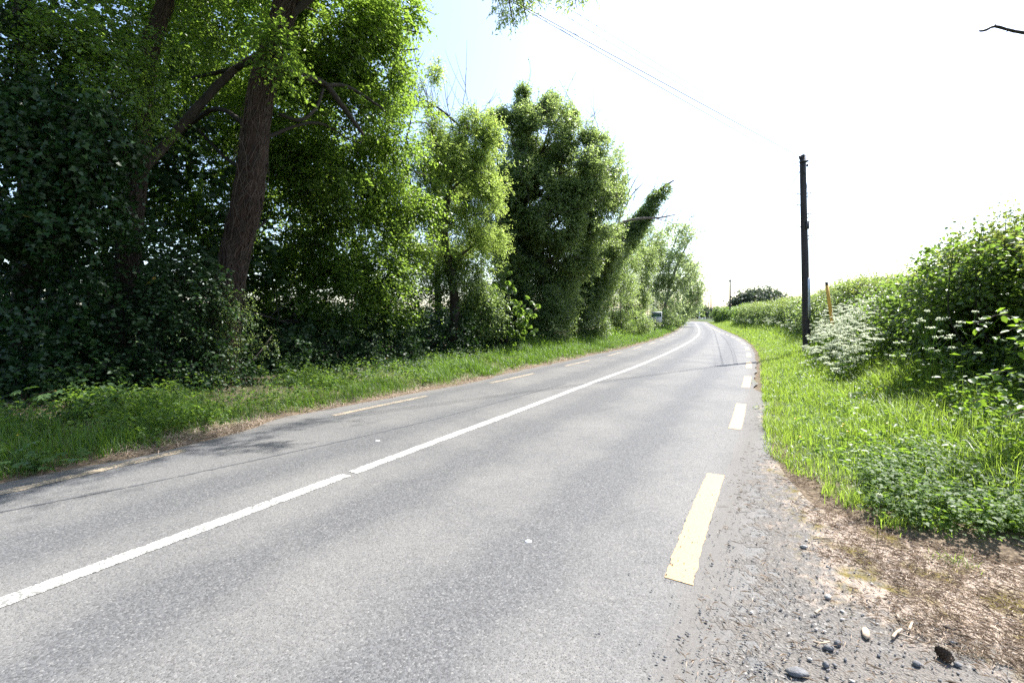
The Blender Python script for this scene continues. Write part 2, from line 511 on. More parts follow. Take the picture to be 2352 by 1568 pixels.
MAT = {
    'asphalt': asphalt_mat(), 'soil': soil_mat(), 'shoulder': shoulder_mat(),
    'white_paint': paint_mat('white_road_paint', (.50, .49, .455), .32),
    'yellow_paint': paint_mat('yellow_road_paint', (.42, .27, .115), .40),
    'worn_yellow': paint_mat('worn_yellow_road_paint', (.33, .262, .18), .28),
    'tar': noisy_mat('tar_line', [(.3, (.045, .046, .05)), (.6, (.09, .092, .098))], 60, .75, .4),
    'wire': noisy_mat('weathered_wire', [(.3, (.05, .055, .07)), (.7, (.09, .095, .12))], 5, .5, 0),
    'bark': noisy_mat('brown_bark', [(.3, (.018, .013, .010)), (.55, (.045, .034, .027)), (.8, (.085, .066, .053))], 7, .9, .8, 22, (1, 1, .3), bdist=.03),
    'redbark': noisy_mat('red_brown_bark', [(.3, (.010, .006, .004)), (.55, (.038, .020, .013)), (.8, (.075, .043, .03))], 9, .9, .9, 26, (1, 1, .35), bdist=.03),
    'vine': noisy_mat('ivy_stem_bark', [(.3, (.028, .019, .014)), (.7, (.095, .068, .052))], 6, .85, .4),
    'twig': noisy_mat('twig_bark', [(.3, (.014, .011, .009)), (.7, (.040, .032, .025))], 20, .8, 0),
    'deadwood': noisy_mat('dead_wood', [(.3, (.09, .075, .065)), (.7, (.22, .185, .16))], 12, .85, .4),
    'ivy': leaf_mat('ivy_leaf', (.006, .022, .005), (.022, .055, .013), (.06, .15, .02), .14, .42, .32, .006),
    'thorn': leaf_mat('hawthorn_leaf', (.032, .055, .017), (.12, .165, .06), (.52, .68, .19), .46, .36, .6),
    'beech': leaf_mat('beech_leaf', (.034, .066, .013), (.085, .14, .03), (.38, .58, .07), .45, .36, .6),
    'ash': leaf_mat('ash_leaf', (.07, .11, .03), (.16, .22, .06), (.66, .86, .18), .5, .38, .55),
    'bush': leaf_mat('shrub_leaf', (.028, .052, .017), (.085, .135, .045), (.42, .58, .14), .41, .38, .5, .002),
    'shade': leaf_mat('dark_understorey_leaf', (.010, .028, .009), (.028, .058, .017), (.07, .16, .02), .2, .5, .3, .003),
    'hedge': leaf_mat('hedge_leaf', (.030, .066, .014), (.095, .15, .036), (.30, .48, .06), .38, .38, .55),
    'hedgetop': leaf_mat('young_hedge_leaf', (.06, .10, .025), (.14, .175, .05), (.44, .54, .10), .42, .42, .5),
    'far': leaf_mat('far_tree_leaf', (.07, .10, .05), (.18, .23, .11), (.62, .76, .30), .5, .45, .5),
    'dusk': leaf_mat('dusky_far_leaf', (.05, .065, .045), (.11, .135, .09), (.16, .22, .09), .25, .55, .4),
    'groundleaf': leaf_mat('ground_leaf', (.03, .066, .014), (.09, .145, .035), (.28, .46, .05), .38, .52, .22),
    'maple': leaf_mat('sycamore_leaf', (.05, .10, .035), (.10, .16, .06), (.2, .4, .05), .3, .45, .4),
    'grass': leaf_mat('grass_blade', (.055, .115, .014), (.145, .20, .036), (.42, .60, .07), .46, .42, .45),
    'shadegrass': leaf_mat('shaded_grass_blade', (.035, .085, .012), (.095, .16, .03), (.24, .42, .035), .4, .42, .45),  # darker copy of the grass, left verge shade put into its colour
    'herb': leaf_mat('herb_leaf', (.04, .085, .015), (.10, .165, .032), (.32, .52, .04), .42, .46, .38),
    'straw': leaf_mat('dry_straw', (.12, .085, .06), (.54, .44, .35), (.36, .29, .22), .2, .7, .3),
    'cream': leaf_mat('cream_blossom', (.38, .43, .27), (.68, .69, .54), (.62, .70, .46), .42, .6, .3),
    'yellow': leaf_mat('buttercup_petal', (.75, .42, .01), (.85, .55, .02), (.9, .55, .02), .3, .3, .5),
    'pink': leaf_mat('pink_petal', (.55, .16, .42), (.7, .3, .6), (.6, .25, .5), .3, .5, .3),
    'stone': noisy_mat('grey_stone', [(.3, (.075, .077, .082)), (.7, (.18, .18, .185))], 30, .85, .4),
    'palestone': noisy_mat('pale_stone', [(.3, (.26, .25, .24)), (.7, (.42, .40, .38))], 30, .8, .4),
    'wood': noisy_mat('weathered_pale_wood', [(.3, (.25, .19, .13)), (.7, (.48, .39, .3))], 14, .85, .3, None, (1, 1, 1)),
    'pole': noisy_mat('creosoted_pole', [(.3, (.022, .018, .017)), (.6, (.052, .043, .041)), (.85, (.11, .092, .085))], 14, .75, .5, 40, (1, 1, .08)),
    'metal': noisy_mat('galvanised_metal', [(.3, (.35, .37, .39)), (.7, (.55, .57, .58))], 10, .45, .1, metal=.7),
    'dkmetal': noisy_mat('dark_fitting', [(.3, (.03, .03, .035)), (.7, (.07, .07, .08))], 12, .5, .1, metal=.4),
    'cable': noisy_mat('black_cable', [(.3, (.02, .02, .022)), (.7, (.035, .035, .04))], 5, .5, 0),
    'marker': noisy_mat('yellow_marker_plastic', [(.3, (.55, .3, .05)), (.7, (.68, .4, .09))], 9, .5, .1),
    'sign_dark': noisy_mat('dark_green_board', [(.3, (.008, .022, .016)), (.7, (.013, .032, .024))], 5, .4, 0),
    'sign_white': noisy_mat('white_board', [(.3, (.6, .62, .62)), (.7, (.72, .73, .73))], 5, .45, 0),
    'letter_pale': noisy_mat('pale_lettering', [(.3, (.62, .62, .58)), (.7, (.7, .7, .66))], 5, .5, 0),
    'letter_green': noisy_mat('green_lettering', [(.3, (.2, .5, .28)), (.7, (.25, .55, .33))], 5, .5, 0),
    'letter_dark': noisy_mat('dark_lettering', [(.3, (.02, .03, .05)), (.7, (.03, .04, .06))], 5, .5, 0),
    'render': noisy_mat('pale_wall_render', [(.3, (.42, .40, .36)), (.7, (.55, .52, .48))], 3, .85, .2),
    'stud': noisy_mat('white_stud', [(.3, (.6, .6, .6)), (.7, (.75, .75, .75))], 20, .5, .2),
    'cone': noisy_mat('pine_cone_scale', [(.3, (.035, .022, .014)), (.7, (.10, .065, .04))], 30, .8, .3),
}

# ------------------------------------------------------------------ road geometry
def px_line(pts, step=.6):
    w = [G(x, y)[:2] for x, y in pts]
    if step > .3:
        d = np.array([-.5, -.866])
        w = [w[0] + d * 14, w[0] + d * 5] + w
    return smooth_line(w, step)
LEFT = px_line([(-900, 1290), (-300, 1168), (0, 1112), (200, 1070), (450, 1017), (588, 979), (674, 953), (862, 920), (970, 900), (1091, 877), (1165, 858),
                (1253, 839), (1313, 826), (1363, 815), (1451, 796), (1517, 776), (1550, 762), (1563, 752), (1568, 745), (1569, 739.5)])
LEFT = np.vstack([LEFT, smooth_line([(42.1, 108.5), (41.5, 114), (36, 118), (24, 121), (8, 123)], .8)[3:]])
DASH_R = px_line([(1390, 1900), (1490, 1560), (1557, 1338), (1602, 1200), (1647, 1083), (1690, 978), (1704, 922), (1716, 875), (1720, 845), (1720, 820),
                  (1717, 802), (1711, 793), (1703, 785), (1685, 775), (1660, 764.5), (1640, 755), (1626, 746.5), (1616, 740)])
RIGHT = px_line([(1500, 1900), (1585, 1560), (1632, 1338), (1668, 1200), (1705, 1083), (1727, 990), (1733, 940), (1736, 890), (1737, 845), (1736, 826), (1733, 808),
                 (1723, 792), (1712, 783), (1697, 774), (1672, 762.5), (1652, 753.5), (1636, 745.5), (1624, 739.5)])
RIGHT = np.vstack([RIGHT, smooth_line([(46.6, 108.5), (47.5, 115), (46, 121), (36, 126), (24, 128.5), (8, 131)], .8)[3:]])
CENTRE = px_line([(-900, 1730), (-300, 1500), (0, 1385), (400, 1237), (800, 1089), (1000, 1014), (1181, 947), (1354, 881), (1482, 833), (1565, 795), (1601, 772), (1606, 759.5),
                  (1603, 750), (1597, 742.5)])
DASH_L = px_line([(-900, 1342), (-300, 1199), (0, 1133), (420, 1035), (763, 955), (967, 912), (1105, 884), (1195, 864.5), (1270, 847), (1330, 833), (1385, 820), (1460, 799.5), (1522, 779.5),
                  (1553, 765), (1566, 755), (1571, 747)])

def sdist(line, x, y):
    """signed distance to a polyline, positive on the right-hand side"""
    q = np.stack([x, y], -1)
    best = np.full(len(q), 1e9)
    sgn = np.zeros(len(q))
    a, b = line[:-1], line[1:]
    for k in range(len(a)):
        ab = b[k] - a[k]
        L2 = ab @ ab
        if L2 < 1e-9: continue
        t = np.clip(((q - a[k]) @ ab) / L2, 0, 1)
        w = q - (a[k] + t[:, None] * ab)
        d = np.hypot(w[:, 0], w[:, 1])
        m = d < best
        best = np.where(m, d, best)
        sgn = np.where(m, np.where(ab[0] * w[:, 1] - ab[1] * w[:, 0] < 0, 1.0, -1.0), sgn)
    return best * sgn
L_C = LEFT[np.r_[0:len(LEFT):2, len(LEFT) - 1]]
R_C = RIGHT[np.r_[0:len(RIGHT):2, len(RIGHT) - 1]]
# outer limit of the bare gravel shoulder in front of the right-hand verge
APRON = np.array([G(*p)[:2] for p in [(1738, 905), (1742, 960), (1752, 1010), (1775, 1052), (1830, 1092), (1885, 1124), (1930, 1160), (2000, 1178), (2080, 1205),
                                      (2180, 1225), (2352, 1255), (2700, 1320)]])
APRON = smooth_line(np.vstack([APRON, [APRON[-1] + [1.5, -1.2]], [APRON[-1] + [3, -4]]]), .25)
NEEDLE = smooth_line(np.array([G(*p)[:2] for p in [(1790, 1040), (1860, 1160), (1900, 1260), (1975, 1360), (2110, 1450), (2290, 1540), (2500, 1700)]]), .25)

def gz(x, y):
    """height of the ground"""
    x, y = np.atleast_1d(np.asarray(x, float)), np.atleast_1d(np.asarray(y, float))
    dl = -sdist(L_C, x, y)
    dr = sdist(R_C, x, y)
    da = sdist(APRON, x, y)             # negative (left) inside the shoulder: APRON runs away from camera to the right
    p = np.stack([x, y, x * 0], -1)
    nz = vnoise(p, 1.1, 3) - .5
    nb = vnoise(p, .12, 5) - .5
    z = np.full(len(x), -.05)
    l = np.maximum(dl, 0)
    zl = sstep(0, .12, l) * .05 + sstep(.1, .8, l) * .06 + sstep(.6, 3.2, l) * .14 + nz * .08 * sstep(.2, 1.2, l) + nb * 1.2 * sstep(12, 40, l)
    r = np.maximum(dr, 0)
    bank = sstep(3.5, 9, y) * .35 + .12
    zr = sstep(0, .15, r) * .045 + sstep(.2, 1.2, r) * .06 + sstep(.8, 3.6, r) * bank + nz * .08 * sstep(.3, 1.2, r) + nb * 1.2 * sstep(14, 45, r)
    out_l = dl > 0
    out_r = (dr > 0) & (~out_l | (dr < dl))
    z = np.where(out_l, np.maximum(zl - .045, -.05), z)
    a_in = sstep(-.05, .55, apron_in(x, y))
    zr = (zr - .045) * (1 - a_in) + (-.012) * a_in
    z = np.where(out_r, zr, z)
    return z
def da_sign(da):
    return -da                           # positive inside the shoulder

_t = sdist(APRON, np.array([2.2]), np.array([2.6]))[0]
if _t < 0:
    def da_sign(da): return da
def apron_in(x, y):
    """positive inside the gravel shoulder"""
    x, y = np.atleast_1d(x), np.atleast_1d(y)
    return np.minimum(-da_sign(sdist(APRON, x, y)), (9.3 - y) * 2)

# ground sheet, dense near the camera and out to the horizon
def spread(lo, hi, c, n, k):
    t = np.linspace(-1, 1, n)
    s = np.sinh(t * k) / math.sinh(k)
    return np.where(s < 0, c + s * (c - lo), c + s * (hi - c))
gx = spread(-900, 1100, 1.5, 300, 7.0)
gy = spread(-60, 1500, 3.0, 300, 6.5)
XX, YY = np.meshgrid(gx, gy)
xx, yy = XX.ravel(), YY.ravel()
zz = gz(xx, yy)
dlg = -sdist(L_C, xx, yy)
drg = sdist(R_C, xx, yy)
aig = apron_in(xx, yy)
green = np.where(drg > 0, sstep(.05, .5, drg) * sstep(.05, -.55, aig), np.where(dlg > .4, .45, 0.0)) * np.where(dlg > 3.3, .5, 1)
green = np.where((dlg > 9) | (drg > 7), 1.0, green)
ny, nx = XX.shape
ii = np.arange(ny - 1)[:, None] * nx + np.arange(nx - 1)[None]
T = np.concatenate([np.stack([ii, ii + 1, ii + nx + 1], -1).reshape(-1, 3), np.stack([ii, ii + nx + 1, ii + nx], -1).reshape(-1, 3)])
tag(build('ground', np.stack([xx, yy, zz], -1), T, MAT['soil'], None, None, True, {'green': green}), kind='structure')

# road sheet between the two edges, with ragged borders
def road_sheet():
    n = 420
    # pair left and right edges by walking both with the same parameter, dense near the camera
    def arc(line):
        s = np.concatenate([[0], np.cumsum(np.linalg.norm(np.diff(line, axis=0), axis=1))])
        return s
    sl, sr = arc(LEFT), arc(RIGHT)
    nl = np.argmin(np.hypot(*(LEFT - LEFT[-1]).T))
    t = np.linspace(0, 1, n) ** 1.35
    # anchor pairs: left arc fraction vs right arc fraction matched through nearest points
    lp = np.stack([np.interp(t * sl[-1], sl, LEFT[:, k]) for k in (0, 1)], 1)
    near = np.array([np.argmin(np.hypot(*(RIGHT - q).T)) for q in lp])
    srn = np.maximum.accumulate(sr[near])
    srn = np.convolve(np.pad(srn, 12, mode='edge'), np.ones(25) / 25, mode='valid')
    rp = np.stack([np.interp(srn, sr, RIGHT[:, k]) for k in (0, 1)], 1)
    m = 46
    w = np.linspace(0, 1, m)
    jl = (vnoise(np.stack([lp[:, 0], lp[:, 1], lp[:, 0] * 0], 1), 2.3, 11) - .5) * .16
    jr = (vnoise(np.stack([rp[:, 0], rp[:, 1], rp[:, 0] * 0], 1), 3.1, 12) - .5) * .14
    across = norm(rp - lp)
    lp2 = lp + across * jl[:, None]
    rp2 = rp + across * (jr + .45 * (1 - sstep(7.5, 9.5, rp[:, 1])))[:, None]
    g = lp2[:, None] * (1 - w)[None, :, None] + rp2[:, None] * w[None, :, None]
    x, y = g[..., 0].ravel(), g[..., 1].ravel()
    V = np.stack([x, y, np.zeros_like(x)], -1)
    i = np.arange(n - 1)[:, None] * m + np.arange(m - 1)[None]
    T = np.concatenate([np.stack([i, i + 1, i + m + 1], -1).reshape(-1, 3), np.stack([i, i + m + 1, i + m], -1).reshape(-1, 3)])
    dl, dr = np.abs(sdist(L_C, x, y)), np.abs(sdist(R_C, x, y))
    dc = sdist(CENTRE[::2], x, y)
    dirt = np.maximum(np.exp(-(dl / .16) ** 2) * 1.1, np.exp(-((dr) / .13) ** 2) * .9)
    wheel = np.maximum.reduce([np.exp(-((np.abs(dc) - .75) / .28) ** 2), np.exp(-((np.abs(dc) - 2.15) / .28) ** 2)])
    sd = np.abs(dc + 1.18)
    seam = np.exp(-(sd / .05) ** 2)
    return V, T, dirt, wheel, seam
V, T, dirt, wheel, seam = road_sheet()
tag(build('road', V, T, MAT['asphalt'], None, None, True, {'dirt': dirt, 'wheel': wheel, 'seam': seam * 0}), kind='structure')

def strip(line, s0, s1, w, z=.004, jag=.006, seed=0, ends=0.0):
    s = np.concatenate([[0], np.cumsum(np.linalg.norm(np.diff(line, axis=0), axis=1))])
    n = max(6, int((s1 - s0) / .035))
    n = min(n, 900)
    q = np.linspace(s0, s1, n)
    p = np.stack([np.interp(q, s, line[:, k]) for k in (0, 1)], 1)
    t = norm(np.gradient(p, axis=0))
    nr = np.stack([-t[:, 1], t[:, 0]], 1)
    rng = np.random.default_rng(seed)
    a = p + nr * (w / 2 + rng.uniform(-jag, jag, n))[:, None]
    b = p - nr * (w / 2 + rng.uniform(-jag, jag, n))[:, None]
    a[0] += t[0] * rng.uniform(-.02, .02); b[-1] += t[-1] * rng.uniform(-.02, .02)
    V = np.concatenate([a, b])
    V = np.column_stack([V, np.full(len(V), z)])
    i = np.arange(n - 1)
    return V, np.concatenate([np.stack([i, i + n, i + n + 1], -1), np.stack([i, i + n + 1, i + 1], -1)])
def near_s(line, px, py):
    q = G(px, py)[:2]
    d = np.hypot(*(line - q).T)
    s = np.concatenate([[0], np.cumsum(np.linalg.norm(np.diff(line, axis=0), axis=1))])
    return s[np.argmin(d)]
CEN = smooth_line(CENTRE, .08)
b = Buf()
b.add(*strip(CEN, 0.2, near_s(CEN, 792, 1092), .125, seed=1))
b.add(*strip(CEN, near_s(CEN, 808, 1086), 1e3 if False else np.sum(np.linalg.norm(np.diff(CEN, axis=0), axis=1)), .125, seed=2))
tag(b.build('centre_line', MAT['white_paint']), kind='structure')
# thin tar joint along the far lane
joint = px_line([(-300, 1232), (0, 1176), (500, 1075), (1000, 962), (1300, 880)], .1)
V, T = strip(joint, 0, 1e2 if False else np.sum(np.linalg.norm(np.diff(joint, axis=0), axis=1)), .022, .003, .012, 5)
tag(build('tar_joint', V, T, MAT['tar']), kind='structure')
tyre = px_line([(1655, 768), (1662, 775), (1673, 787), (1683, 808), (1690, 836)], .1)
V, T = strip(tyre, 0, np.sum(np.linalg.norm(np.diff(tyre, axis=0), axis=1)), .10, .003, .02, 6)
tag(build('tyre_mark', V, T, MAT['tar']), kind='structure')
DR = smooth_line(DASH_R, .05)
DL = smooth_line(DASH_L, .05)
b = Buf()
s_tot = np.sum(np.linalg.norm(np.diff(DR, axis=0), axis=1))
s0 = near_s(DR, 1557, 1338)
k = 0
s = s0
while s < s_tot - 2:
    b.add(*strip(DR, s, min(s + 2.0, s_tot), .155, seed=20 + k)); s += 4.0; k += 1
tag(b.build('yellow_edge_marking', MAT['yellow_paint']), kind='structure')
b = Buf()
s_tot = np.sum(np.linalg.norm(np.diff(DL, axis=0), axis=1))
s = near_s(DL, 763, 955) - 8.0
k = 0
while s < s_tot - 2:
    b.add(*strip(DL, max(s, .05) if k != 1 else s - .1, s + 2.0, .12, jag=.012, seed=60 + k)); s += 4.0; k += 1
tag(b.build('faded_edge_marking', MAT['worn_yellow']), kind='structure')

# gravel shoulder
def shoulder():
    h = .025
    xs = np.arange(.2, 6.2, h); ys = np.arange(.3, 11, h)
    X, Y = np.meshgrid(xs, ys)
    x, y = X.ravel(), Y.ravel()
    p = np.stack([x, y, x * 0], -1)
    dr = sdist(R_C, x, y)
    ai = apron_in(x, y)
    nz = (vnoise(p, 40, 19) - .5) * .34 + (vnoise(p, 17, 20) - .5) * .2 + (vnoise(p, 6, 21) - .5) * .2 + (vnoise(p, 1.6, 22) - .5) * .25
    ok = (dr + nz > .06) & (ai + nz * .8 > -.12)
    nd_ = sdist(NEEDLE, x, y)
    sg = np.sign(sdist(NEEDLE, np.array([3.2]), np.array([2.2]))[0])
    needle = sstep(-.16, .22, nd_ * sg + nz * 1.2)
    lump = (vnoise(p, 9, 31) - .5) * .012 + (vnoise(p, 2.2, 32) - .5) * .02
    z = .0016 + np.maximum(lump, 0) * sstep(.35, 1.0, dr) * sstep(.02, .3, ai) + .003 * sstep(.35, .9, dr)
    ny, nx = X.shape
    i = (np.arange(ny - 1)[:, None] * nx + np.arange(nx - 1)[None]).ravel()
    k = ok[i] & ok[i + 1] & ok[i + nx] & ok[i + nx + 1]
    i = i[k]
    T = np.concatenate([np.stack([i, i + 1, i + nx + 1], -1), np.stack([i, i + nx + 1, i + nx], -1)])
    return np.stack([x, y, z], -1), T, needle
V, T, needle = shoulder()
used = np.unique(T)
remap = np.zeros(len(V), int); remap[used] = np.arange(len(used))
tag(build('gravel_shoulder', V[used], remap[T], MAT['shoulder'], None, None, True, {'needle': needle[used]}), kind='structure')

# ------------------------------------------------------------------ grass and ground cover (stuff)
def blades(x, y, z, h, w, seed, seg=3, lean=.45, flatten=0.0):
    rng = np.random.default_rng(seed)
    n = len(x)
    a = rng.uniform(0, 2 * math.pi, n)
    bend = np.stack([np.cos(a), np.sin(a), np.zeros(n)], -1)
    side = np.stack([-np.sin(a + rng.uniform(-.8, .8, n)), np.cos(a), np.zeros(n)], -1)
    side = norm(side)
    ln = np.abs(rng.normal(lean, .28, n)) + flatten
    base = np.stack([x, y, z - .01], -1)
    rows = []
    for k in range(seg + 1):
        t = k / seg
        c = base + bend * (h * ln * t ** 1.8)[:, None] + np.array([0, 0, 1]) * (h * np.maximum(t - .42 * ln * t ** 2.2, .06 * t))[:, None]
        ww = (w * (1 - t ** 1.6) * .5)[:, None]
        if k < seg:
            rows += [c - side * ww, c + side * ww]
        else:
            rows += [c]
    V = np.stack(rows, 1)
    tt = []
    for k in range(seg - 1):
        q = 2 * k
        tt += [[q, q + 1, q + 3], [q, q + 3, q + 2]]
    q = 2 * (seg - 1)
    tt += [[q, q + 1, q + 2]]
    tt = np.array(tt)
    m = V.shape[1]
    T = (np.arange(n)[:, None, None] * m + tt[None]).reshape(-1, 3)
    return V.reshape(-1, 3), T, np.repeat(rng.uniform(0, 1, n), len(tt))
def scatter(poly_fn, n, rmin, rmax, seed, amin=-60, amax=60):
    """points with a density falling off with distance from the camera"""
    rng = np.random.default_rng(seed)
    r = rmin * (rmax / rmin) ** rng.uniform(0, 1, n)
    a = np.radians(rng.uniform(amin, amax, n))
    x, y = r * np.sin(a), r * np.cos(a)
    k = poly_fn(x, y)
    return x[k], y[k]

def scatter_edge(line, side, zone, n, y0, y1, o0, o1, seed, power=1.0):
    """points beside a road edge; density falls off with distance along it"""
    rng = np.random.default_rng(seed)
    k = np.where((line[:, 1] > min(y0, 0) - 12) & (line[:, 1] < 108))[0]
    ln = line[k[0]:k[-1] + 1]
    f = smooth_line(ln, .1)
    s = np.concatenate([[0], np.cumsum(np.linalg.norm(np.diff(f, axis=0), axis=1))])
    t = np.gradient(f, axis=0)
    t = norm(t)
    yy = y0 * (y1 / y0) ** rng.uniform(0, 1, n)
    dist = np.hypot(f[:, 0], f[:, 1]) * np.where(f[:, 1] < 0, -1, 1)
    i = np.clip(np.searchsorted(f[:, 1], yy), 0, len(f) - 1)
    off = o0 + (o1 - o0) * rng.uniform(0, 1, n) ** power
    x = f[i, 0] + t[i, 1] * off * side + rng.normal(0, .05, n)
    y = f[i, 1] - t[i, 0] * off * side + rng.normal(0, .05, n)
    keep = (np.abs(x) < 1.22 * y + .6) & (y > 1.0)
    x, y = x[keep], y[keep]
    kk = zone(x, y)
    return x[kk], y[kk]
def right_zone(x, y):
    p = np.stack([x, y, x * 0], -1)
    dr = sdist(R_C, x, y)
    nz = (vnoise(p, 3.5, 41) - .5) * .4
    return (dr > .12 + nz * .25) & (apron_in(x, y) < -.02 + nz * .5) & (dr < 6.5)
def left_zone(x, y):
    p = np.stack([x, y, x * 0], -1)
    dl = -sdist(L_C, x, y)
    nz = (vnoise(p, 2.2, 43) - .5)
    return (dl > .16 + nz * .22) & (dl < 2.5 + nz * 1.3)

b = Buf()
for (n, r0, r1, seg, hm, wm, sd) in ((100000, 1.6, 9, 4, 1.0, 1.0, 1), (60000, 8, 26, 3, 1.0, 1.5, 2), (42000, 24, 105, 2, 1.0, 3.4, 3)):
    x, y = scatter_edge(RIGHT, 1, right_zone, n, r0, r1, .05, 6.0, 100 + sd, 1.2)
    dr = sdist(R_C, x, y)
    rng = np.random.default_rng(sd)
    p = np.stack([x, y, x * 0], -1)
    clump = vnoise(p, 2.4, 51)
    thin = rng.uniform(0, 1, len(x)) < (.45 + .9 * clump)
    x, y, dr, clump = x[thin], y[thin], dr[thin], clump[thin]
    tall = sstep(.5, 2.6, np.minimum(dr, -apron_in(x, y) * 1.5 + .45))
    h = (.07 + .10 * clump + tall * (.14 + .34 * clump ** 1.3)) * rng.uniform(.6, 1.35, len(x)) * hm
    w = rng.uniform(.004, .009, len(x)) * wm * (1 + tall * .4)
    V, T, r = blades(x, y, gz(x, y), h, w, sd + 10, seg, .5)
    b.add(V, T, r)
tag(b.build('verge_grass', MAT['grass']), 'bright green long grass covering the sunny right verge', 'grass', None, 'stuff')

b = Buf()
for (n, r0, r1, seg, wm, sd) in ((70000, 2.2, 12, 4, 1.0, 1), (50000, 11, 32, 3, 1.7, 2), (26000, 30, 105, 2, 3.6, 3)):
    x, y = scatter_edge(LEFT, -1, left_zone, n, r0, r1, .05, 3.4, 200 + sd, 1.0)
    dl = -sdist(L_C, x, y)
    rng = np.random.default_rng(sd + 30)
    p = np.stack([x, y, x * 0], -1)
    clump = vnoise(p, 1.8, 53)
    thin = rng.uniform(0, 1, len(x)) < (.06 + 1.5 * clump ** 1.6) * sstep(3.0, 1.6, dl)
    x, y, dl, clump = x[thin], y[thin], dl[thin], clump[thin]
    h = (.09 + .26 * clump + sstep(6, 22, y) * .08 + sstep(1.0, 2.4, dl) * sstep(13, 20, y) * .3) * rng.uniform(.5, 1.35, len(x)) * sstep(-.1, .5, dl)
    w = rng.uniform(.004, .009, len(x)) * wm
    V, T, r = blades(x, y, gz(x, y), h, w, sd + 40, seg, .55)
    b.add(V, T, r * .8)
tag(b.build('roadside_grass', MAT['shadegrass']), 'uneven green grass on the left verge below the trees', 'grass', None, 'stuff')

# dry mown thatch along the back of the left verge and at the road edge
b = Buf()
def thatch_zone(x, y):
    dl = -sdist(L_C, x, y)
    p = np.stack([x, y, x * 0], -1)
    nz = vnoise(p, 1.3, 57)
    return ((dl > 1.5) & (dl < 3.6) & (nz > .35)) | ((dl > 0) & (dl < .5) & (nz > .3))
for (n, r0, r1, wm, sd) in ((26000, 2.2, 14, 1.2, 1), (9000, 13, 30, 2.2, 2)):
    x, y = scatter_edge(LEFT, -1, thatch_zone, n, r0, r1, .0, 3.6, 300 + sd, 1.0)
    rng = np.random.default_rng(sd + 60)
    V, T, r = blades(x, y, gz(x, y) + .012, rng.uniform(.05, .16, len(x)), rng.uniform(.003, .007, len(x)) * wm, sd + 61, 2, 1.9, .3)
    b.add(V, T, r)
tag(b.build('dry_grass_litter', MAT['straw']), 'dry tan mown grass lying at the foot of the left hedge', 'dry grass', None, 'stuff')

# pine needles and straw on the shoulder
rng = np.random.default_rng(77)
x, y = scatter(lambda x, y: (apron_in(x, y) > -.15), 60000, 1.7, 6.0, 401, 20, 58)
sg = np.sign(sdist(NEEDLE, np.array([3.2]), np.array([2.2]))[0])
nd_ = sdist(NEEDLE, x, y) * sg + (vnoise(np.stack([x, y, x * 0], -1), 4, 71) - .5) * .5
k = (rng.uniform(0, 1, len(x)) < np.clip(.03 + sstep(-.15, .25, nd_) * .8, 0, 1)) & (sdist(R_C, x, y) > -.05)
x, y = x[k], y[k]
n = len(x)
az = rng.normal(.9, 1.1, n)
ax = np.stack([np.cos(az), np.sin(az), rng.normal(0, .14, n)], -1)
V, T, k = leaf_mesh(np.stack([x, y, np.full(n, .014) + rng.uniform(0, .012, n)], -1), ax, np.array([0, 0, 1.0]) + rvec(rng, n) * .35,
                    rng.uniform(.02, .06, n), rng.uniform(.0007, .0019, n), 'diamond')
tag(build('needle_litter', V, T, MAT['straw'], None, np.repeat(rng.uniform(0, 1, n), k)), 'fallen tan pine needles and straw on the shoulder', 'litter', None, 'stuff')

# gravel: small loose chips
def stone_mesh(rng, sx, sy, sz, rough=.22):
    t = (1 + 5 ** .5) / 2
    v = norm(np.array([[-1, t, 0], [1, t, 0], [-1, -t, 0], [1, -t, 0], [0, -1, t], [0, 1, t], [0, -1, -t], [0, 1, -t], [t, 0, -1], [t, 0, 1], [-t, 0, -1], [-t, 0, 1]], float))
    f = np.array([[0, 11, 5], [0, 5, 1], [0, 1, 7], [0, 7, 10], [0, 10, 11], [1, 5, 9], [5, 11, 4], [11, 10, 2], [10, 7, 6], [7, 1, 8], [3, 9, 4], [3, 4, 2], [3, 2, 6], [3, 6, 8], [3, 8, 9],
                  [4, 9, 5], [2, 4, 11], [6, 2, 10], [8, 6, 7], [9, 8, 1]])
    v = v * (1 + rng.uniform(-rough, rough, (12, 1)))
    return v * np.array([sx, sy, sz]), f
def rotz(V, a):
    c, s = math.cos(a), math.sin(a)
    return np.stack([V[..., 0] * c - V[..., 1] * s, V[..., 0] * s + V[..., 1] * c, V[..., 2]], -1)
rng = np.random.default_rng(88)
x, y = scatter(lambda x, y: (apron_in(x, y) > 0) & (sdist(R_C, x, y) > -.45), 16000, 1.75, 7.5, 411, 8, 56)
dr = sdist(R_C, x, y)
k = rng.uniform(0, 1, len(x)) < np.where(dr < .02, .25 * np.exp(dr * 5), .5) * np.where(sdist(NEEDLE, x, y) * sg > .1, .25, 1.0)
x, y = x[k], y[k]
b = Buf()
for q in range(len(x)):
    s = .0018 + .0040 * rng.uniform(0, 1) ** 2.2
    V, T = stone_mesh(rng, s * rng.uniform(.8, 1.6), s, s * rng.uniform(.5, .9))
    b.add(rotz(V, rng.uniform(0, 6.3)) + [x[q], y[q], .008 + s * .3], T, rng.uniform())
tag(b.build('gravel', [MAT['stone']]), 'fine loose dark gravel spread over the roadside shoulder', 'gravel', None, 'stuff')

